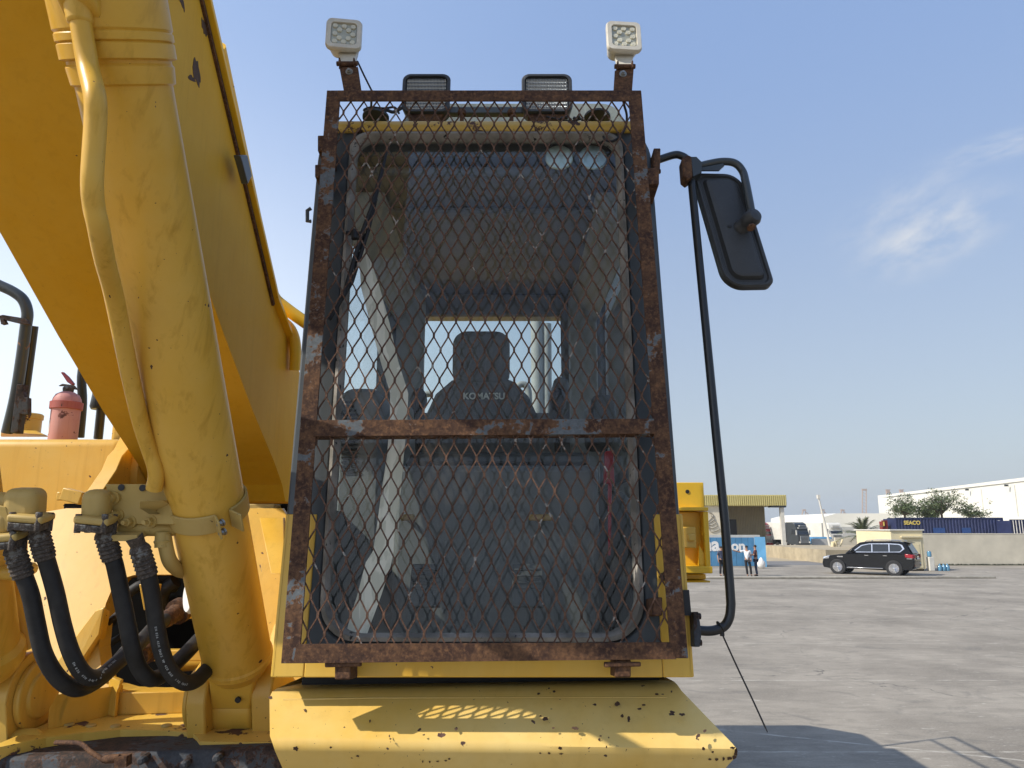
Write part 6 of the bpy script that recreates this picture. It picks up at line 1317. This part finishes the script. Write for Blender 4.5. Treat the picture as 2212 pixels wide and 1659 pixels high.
b = MB(); b.hexa([K(-.9, -.68, 1.82), K(-.9, .68, 1.82), K(-.55, .7, 1.90), K(-.55, -.7, 1.90)], [K(-.9, -.68, 1.86), K(-.9, .68, 1.86), K(-.55, .7, 1.95), K(-.55, -.7, 1.95)]); b.build('spoiler', 'carblack', CAR, bevel=.015)
b = MB(); b.add([K(2.58, -.82, 1.26), K(2.58, .82, 1.26), K(1.82, .72, 1.84), K(1.82, -.72, 1.84)], [(0, 1, 2, 3)]); b.build('windscreen', 'glassdk', CAR)
for sg in (1, -1):
    b = MB(); b.prism([K(-1.1, sg * .62, 1.0), K(-1.1, sg * .9, 1.0), K(-1.02, sg * 1.015, 1.0), K(-.62, sg * 1.012, 1.05), K(-.66, sg * 1.0, 1.2), K(-1.06, sg * .9, 1.2), K(-1.09, sg * .62, 1.17)][:4] , (0, 0, .2 * cs)); b.build('tail_light', 'tail', CAR, bevel=.02)
    b = MB(); b.box(K(-.85, sg * 1.0, .98), (.3, .04, .04), Euler((0, 0, Tm)).to_matrix()); b.build('tail_lens_edge', 'chrome', CAR)
    b = MB(); b.prism([K(3.55, sg * 1.0, .92), K(3.95, sg * .82, .86), K(3.92, sg * .83, .98), K(3.5, sg * .99, 1.06)], (0, 0, .02)); b.hexa([K(3.6, sg * .9, .88), K(3.97, sg * .72, .86), K(3.9, sg * .72, .98), K(3.6, sg * .9, 1.04)], [K(3.55, sg * 1.01, .9), K(3.9, sg * .92, .87), K(3.85, sg * .92, .98), K(3.55, sg * 1.01, 1.04)]); b.build('headlight', 'chrome', CAR)
    b = MB(); b.box(K(2.15, sg * 1.12, 1.36), (.2 * cs, .22 * cs, .17 * cs), Euler((0, 0, Tm)).to_matrix()); b.build('wing_mirror', 'carblack', CAR, bevel=.04, bseg=3)
    for x in (-.0, 3.08):
        b = MB(); b.lathe(K(x, sg * 1.012, .42), lat * sg, [(-.3, .46), (0, .46), (.004, .44)], 32); b.build('wheel_arch', 'black', CAR)
        b = MB(); b.lathe(K(x, sg * .78, .41), lat * sg, [(0, .28), (0, .37), (.03, .41), (.22, .41), (.25, .375), (.25, .3), (.2, .28)], 36); tw = b.build('wheel', 'tyre', CAR, smooth=True, ang=40)
        b = MB(); b.lathe(K(x, sg * .78, .41), lat * sg, [(.252, .285), (.262, .285), (.262, .25), (.23, .24), (.2, .05)], 32)
        for k in range(14):
            a = 2 * math.pi * k / 14; d_ = fwd * math.cos(a) + Vector((0, 0, 1)) * math.sin(a); p0 = K(x, sg * 1.035, .41) + d_ * .05; p1 = K(x, sg * 1.04, .41) + d_ * .27; b.tube([p0, p1], .02, 5)
        b.lathe(K(x, sg * 1.02, .41), lat * sg, [(0, .06), (.03, .055), (.035, .01)], 14); b.build('rim', 'chrome', tw)
for x in (.42, 1.42):
    b = MB(); b.box(K(x, 1.01, 1.12), (.22, .03, .035), Euler((0, 0, Tm)).to_matrix()); b.build('door_handle', 'chrome', CAR)
b = MB(); b.box(K(2.9, 1.008, 1.02), (.35, .02, .07), Euler((0, 0, Tm)).to_matrix()); b.build('fender_vent', 'chrome', CAR)
b = MB(); b.box(K(1.55, 1.04, .40), (2.05, .14, .05), Euler((0, 0, Tm)).to_matrix()); b.build('side_step', 'chrome', CAR, bevel=.01)
b = MB(); b.box(K(-1.10, 0, 1.09), (.02, .62, .06), Euler((0, 0, Tm)).to_matrix()); b.build('tailgate_strip', 'chrome', CAR)
b = MB(); b.box(K(-1.10, 0, .98), (.02, .5, .12), Euler((0, 0, Tm)).to_matrix()); b.build('number_plate', 'white', CAR)
for sg in (1, -1): b = MB(); b.box(K(-1.07, sg * .75, .6), (.03, .16, .05), Euler((0, 0, Tm)).to_matrix()); b.build('reflector', 'tail', CAR)
for sg in (1, -1): b = MB(); b.tube(smoothpath([K(-.45, sg * .72, 1.90), K(-.3, sg * .71, 1.98), (K(1.2, sg * .71, 1.99)), K(1.5, sg * .71, 1.90)], 3), .018, 6); b.build('roof_rail', 'chrome', CAR)

# ------------------------------------------------------------------ people
def skinned(name, nodes, edges, m, parent, origin, sub=2):
    me = bpy.data.meshes.new(name); keys = list(nodes); me.from_pydata([Vector(nodes[k][0]) for k in keys], [(keys.index(a), keys.index(c)) for a, c in edges], [])
    o = bpy.data.objects.new(name, me); COL.objects.link(o); sk = o.modifiers.new('skin', 'SKIN'); sk.use_smooth_shade = True
    for i, k in enumerate(keys):
        r = nodes[k][1]; r = r if isinstance(r, tuple) else (r, r); me.skin_vertices[0].data[i].radius = r; me.skin_vertices[0].data[i].use_root = (i == 0)
    sb = o.modifiers.new('sub', 'SUBSURF'); sb.levels = sub; sb.render_levels = sub; bpy.context.view_layer.update()
    m2 = bpy.data.meshes.new_from_object(o.evaluated_get(bpy.context.evaluated_depsgraph_get())); bpy.data.objects.remove(o); m2.materials.clear(); m2.materials.append(M[m])
    for p in m2.polygons: p.use_smooth = True
    o = bpy.data.objects.new(name, m2); COL.objects.link(o); o.parent = parent; o.location = (0, 0, 0); WO[o] = WO.get(parent, Vector()); return o
def person(loc, rz, lab, shirt, trousers, pose, sleeves=.35, cap=False, hgt=1.0):
    t = thing('person', lab, 'person', loc, 'three men talking on the yard', rz)
    P = dict(pel=(0, 0, .95), sp=(0, .01, 1.12), ch=(0, .01, 1.33), nk=(0, 0, 1.50), hd=(0, -.01, 1.60), ht=(0, .0, 1.72),
             sl=(-.19, 0, 1.43), sr=(.19, 0, 1.43), el=(-.25, .03, 1.16), er=(.25, .03, 1.16), wl=(-.27, -.05, .92), wr=(.27, -.05, .92),
             hl=(-.09, 0, .92), hr=(.09, 0, .92), kl=(-.11, -.02, .50), kr=(.11, -.02, .50), al=(-.12, .03, .09), ar=(.12, .03, .09), tl=(-.13, -.15, .04), tr=(.13, -.15, .04))
    P.update(pose); P = {k: Vector(v) * hgt for k, v in P.items()}
    nodes = dict(pel=(P['pel'], (.14, .10)), sp=(P['sp'], (.13, .10)), ch=(P['ch'], (.15, .11)), nk=(P['nk'], .055), hd=(P['hd'], (.075, .09)), ht=(P['ht'], (.06, .075)))
    E = [('pel', 'sp'), ('sp', 'ch'), ('ch', 'nk'), ('nk', 'hd'), ('hd', 'ht')]
    for s in 'lr':
        for k, r in (('s' + s, .055), ('e' + s, .042), ('w' + s, .028), ('h' + s, .085), ('k' + s, .055), ('a' + s, .04), ('t' + s, (.04, .03))): nodes[k] = (P[k], r)
        E += [('ch', 's' + s), ('s' + s, 'e' + s), ('e' + s, 'w' + s), ('pel', 'h' + s), ('h' + s, 'k' + s), ('k' + s, 'a' + s), ('a' + s, 't' + s)]
        d_ = (P['w' + s] - P['e' + s]).normalized(); sd = d_.cross(Vector((0, -1, .01))).normalized(); nodes['p' + s] = (P['w' + s] + d_ * .06, (.032, .02)); E.append(('w' + s, 'p' + s))
        for q, (off, ln) in enumerate(((-.028, .075), (-.01, .09), (.01, .085), (.027, .065))):
            nodes['f%d' % q + s] = (P['w' + s] + d_ * (.06 + ln * .55) + sd * off, .009); nodes['g%d' % q + s] = (P['w' + s] + d_ * (.06 + ln) + sd * off * 1.1 + Vector((0, -.012, -.006)), .007); E += [('p' + s, 'f%d' % q + s), ('f%d' % q + s, 'g%d' % q + s)]
        nodes['th' + s] = (P['w' + s] + d_ * .05 + sd * (-.045), .010); nodes['tj' + s] = (P['w' + s] + d_ * .085 + sd * (-.06), .008); E += [('w' + s, 'th' + s), ('th' + s, 'tj' + s)]
    skinned('body', nodes, E, 'skin', t, Vector(), 1)
    # face, hair
    hd = P['hd']
    b = MB(); b.sphere(hd + Vector((0, -.092, .01)), .016, 8, (1, 1.1, 1.5)); b.build('nose', 'skin', t, smooth=True, origin=Vector()) if 0 else None
    def local(mb, name, m, smooth=True):
        o = mb.build(name, m, None, smooth=smooth, origin=Vector()); o.parent = t; o.location = (0, 0, 0); return o
    b = MB(); b.sphere(hd + Vector((0, -.088, .0)), .014, 8, (.8, 1.2, 1.6)); local(b, 'nose', 'skin')
    b = MB(); b.box(hd + Vector((0, -.082, -.045)), (.05, .01, .01)); local(b, 'mouth', 'hair')
    for sx in (-1, 1):
        b = MB(); b.sphere(hd + Vector((sx * .03, -.076, .02)), .011, 8); local(b, 'eye', 'hair')
        b = MB(); b.sphere(hd + Vector((sx * .078, .0, .0)), .022, 8, (.4, .8, 1.3)); local(b, 'ear', 'skin')
    b = MB(); b.sphere(hd + Vector((0, .018, .055)), .088, 14, (.92, 1.05, .95)); local(b, 'hair', 'hair')
    if cap: b = MB(); b.sphere(hd + Vector((0, -.0, .075)), .092, 14, (.95, 1.1, .7)); b.box(hd + Vector((0, -.11, .07)), (.12, .08, .012)); local(b, 'cap', 'hair')
    sn = dict(pel=(P['pel'] + Vector((0, 0, -.09)), (.168, .125)), sp=(P['sp'], (.155, .122)), ch=(P['ch'], (.172, .128)), nk=(P['nk'] + Vector((0, 0, -.045)), .075)); se = [('pel', 'sp'), ('sp', 'ch'), ('ch', 'nk')]
    for s in 'lr':
        sn['s' + s] = (P['s' + s], .07); sn['m' + s] = (P['s' + s].lerp(P['e' + s], .9 if sleeves > .3 else .8), .066); se += [('ch', 's' + s), ('s' + s, 'm' + s)]
    skinned('shirt', sn, se, shirt, t, Vector(), 1)
    tn = dict(pel=(P['pel'], (.152, .115))); te = []
    for s in 'lr':
        tn['h' + s] = (P['h' + s] + Vector((0, 0, -.05)), .098); tn['k' + s] = (P['k' + s], .075); tn['a' + s] = (P['a' + s] + Vector((0, 0, .0)), .066); te += [('pel', 'h' + s), ('h' + s, 'k' + s), ('k' + s, 'a' + s)]
    skinned('trousers', tn, te, trousers, t, Vector(), 1)
    for s in 'lr': b = MB(); b.sphere(P['a' + s] + Vector((0, -.06, -.04)), .06, 12, (.75, 2.1, .75)); local(b, 'shoe', 'black')
    return t
g1 = G(1616, 1245); person((g1.x, g1.y, 0), math.radians(-8), 'man in a white shirt and black cap pointing to the left with one arm', 'shirtw', 'trou',
    dict(el=(-.42, -.12, 1.36), wl=(-.68, -.2, 1.44), er=(.24, .08, 1.18), wr=(.2, -.06, .95), sp=(.02, .01, 1.12), pel=(.03, 0, .95), kl=(-.06, -.02, .5), al=(-.02, .03, .09), tl=(-.05, -.15, .04), kr=(.16, -.02, .5), ar=(.19, .03, .09), tr=(.21, -.15, .04)), cap=True, hgt=1.03)
g2 = G(1637, 1245); person((g2.x, g2.y + .2, 0), math.radians(-105), 'man in a maroon shirt and dark jeans with folded forearms beside the white-shirted man', 'shirtb', 'jeans', dict(el=(-.24, -.1, 1.17), wl=(-.05, -.30, 1.2), er=(.24, -.1, 1.17), wr=(.06, -.30, 1.16)), hgt=1.05)
g3 = G(1560.5, 1244); person((g3.x, g3.y, 0), math.radians(20), 'man in a slate blue shirt half hidden behind the mirror pole', 'shirtg', 'trou', {}, hgt=1.0)

# ------------------------------------------------------------------ haze
def hazebox(dens):
    m = bpy.data.materials.new('haze_air'); m.use_nodes = True; nt = m.node_tree; nt.nodes.clear(); o = nt.nodes.new('ShaderNodeOutputMaterial'); v = nt.nodes.new('ShaderNodeVolumePrincipled')
    v.inputs['Color'].default_value = (.86, .93, 1, 1); v.inputs['Density'].default_value = dens; v.inputs['Anisotropy'].default_value = .2; nt.links.new(v.outputs[0], o.inputs['Volume'])
    b = MB(); b.bx(-1700, 1700, -420, 2300, -1.1, 75); ob = b.build('haze', m, origin=Vector((0, 0, 0))); ob['kind'] = 'stuff'; return ob
hazebox(.00033)
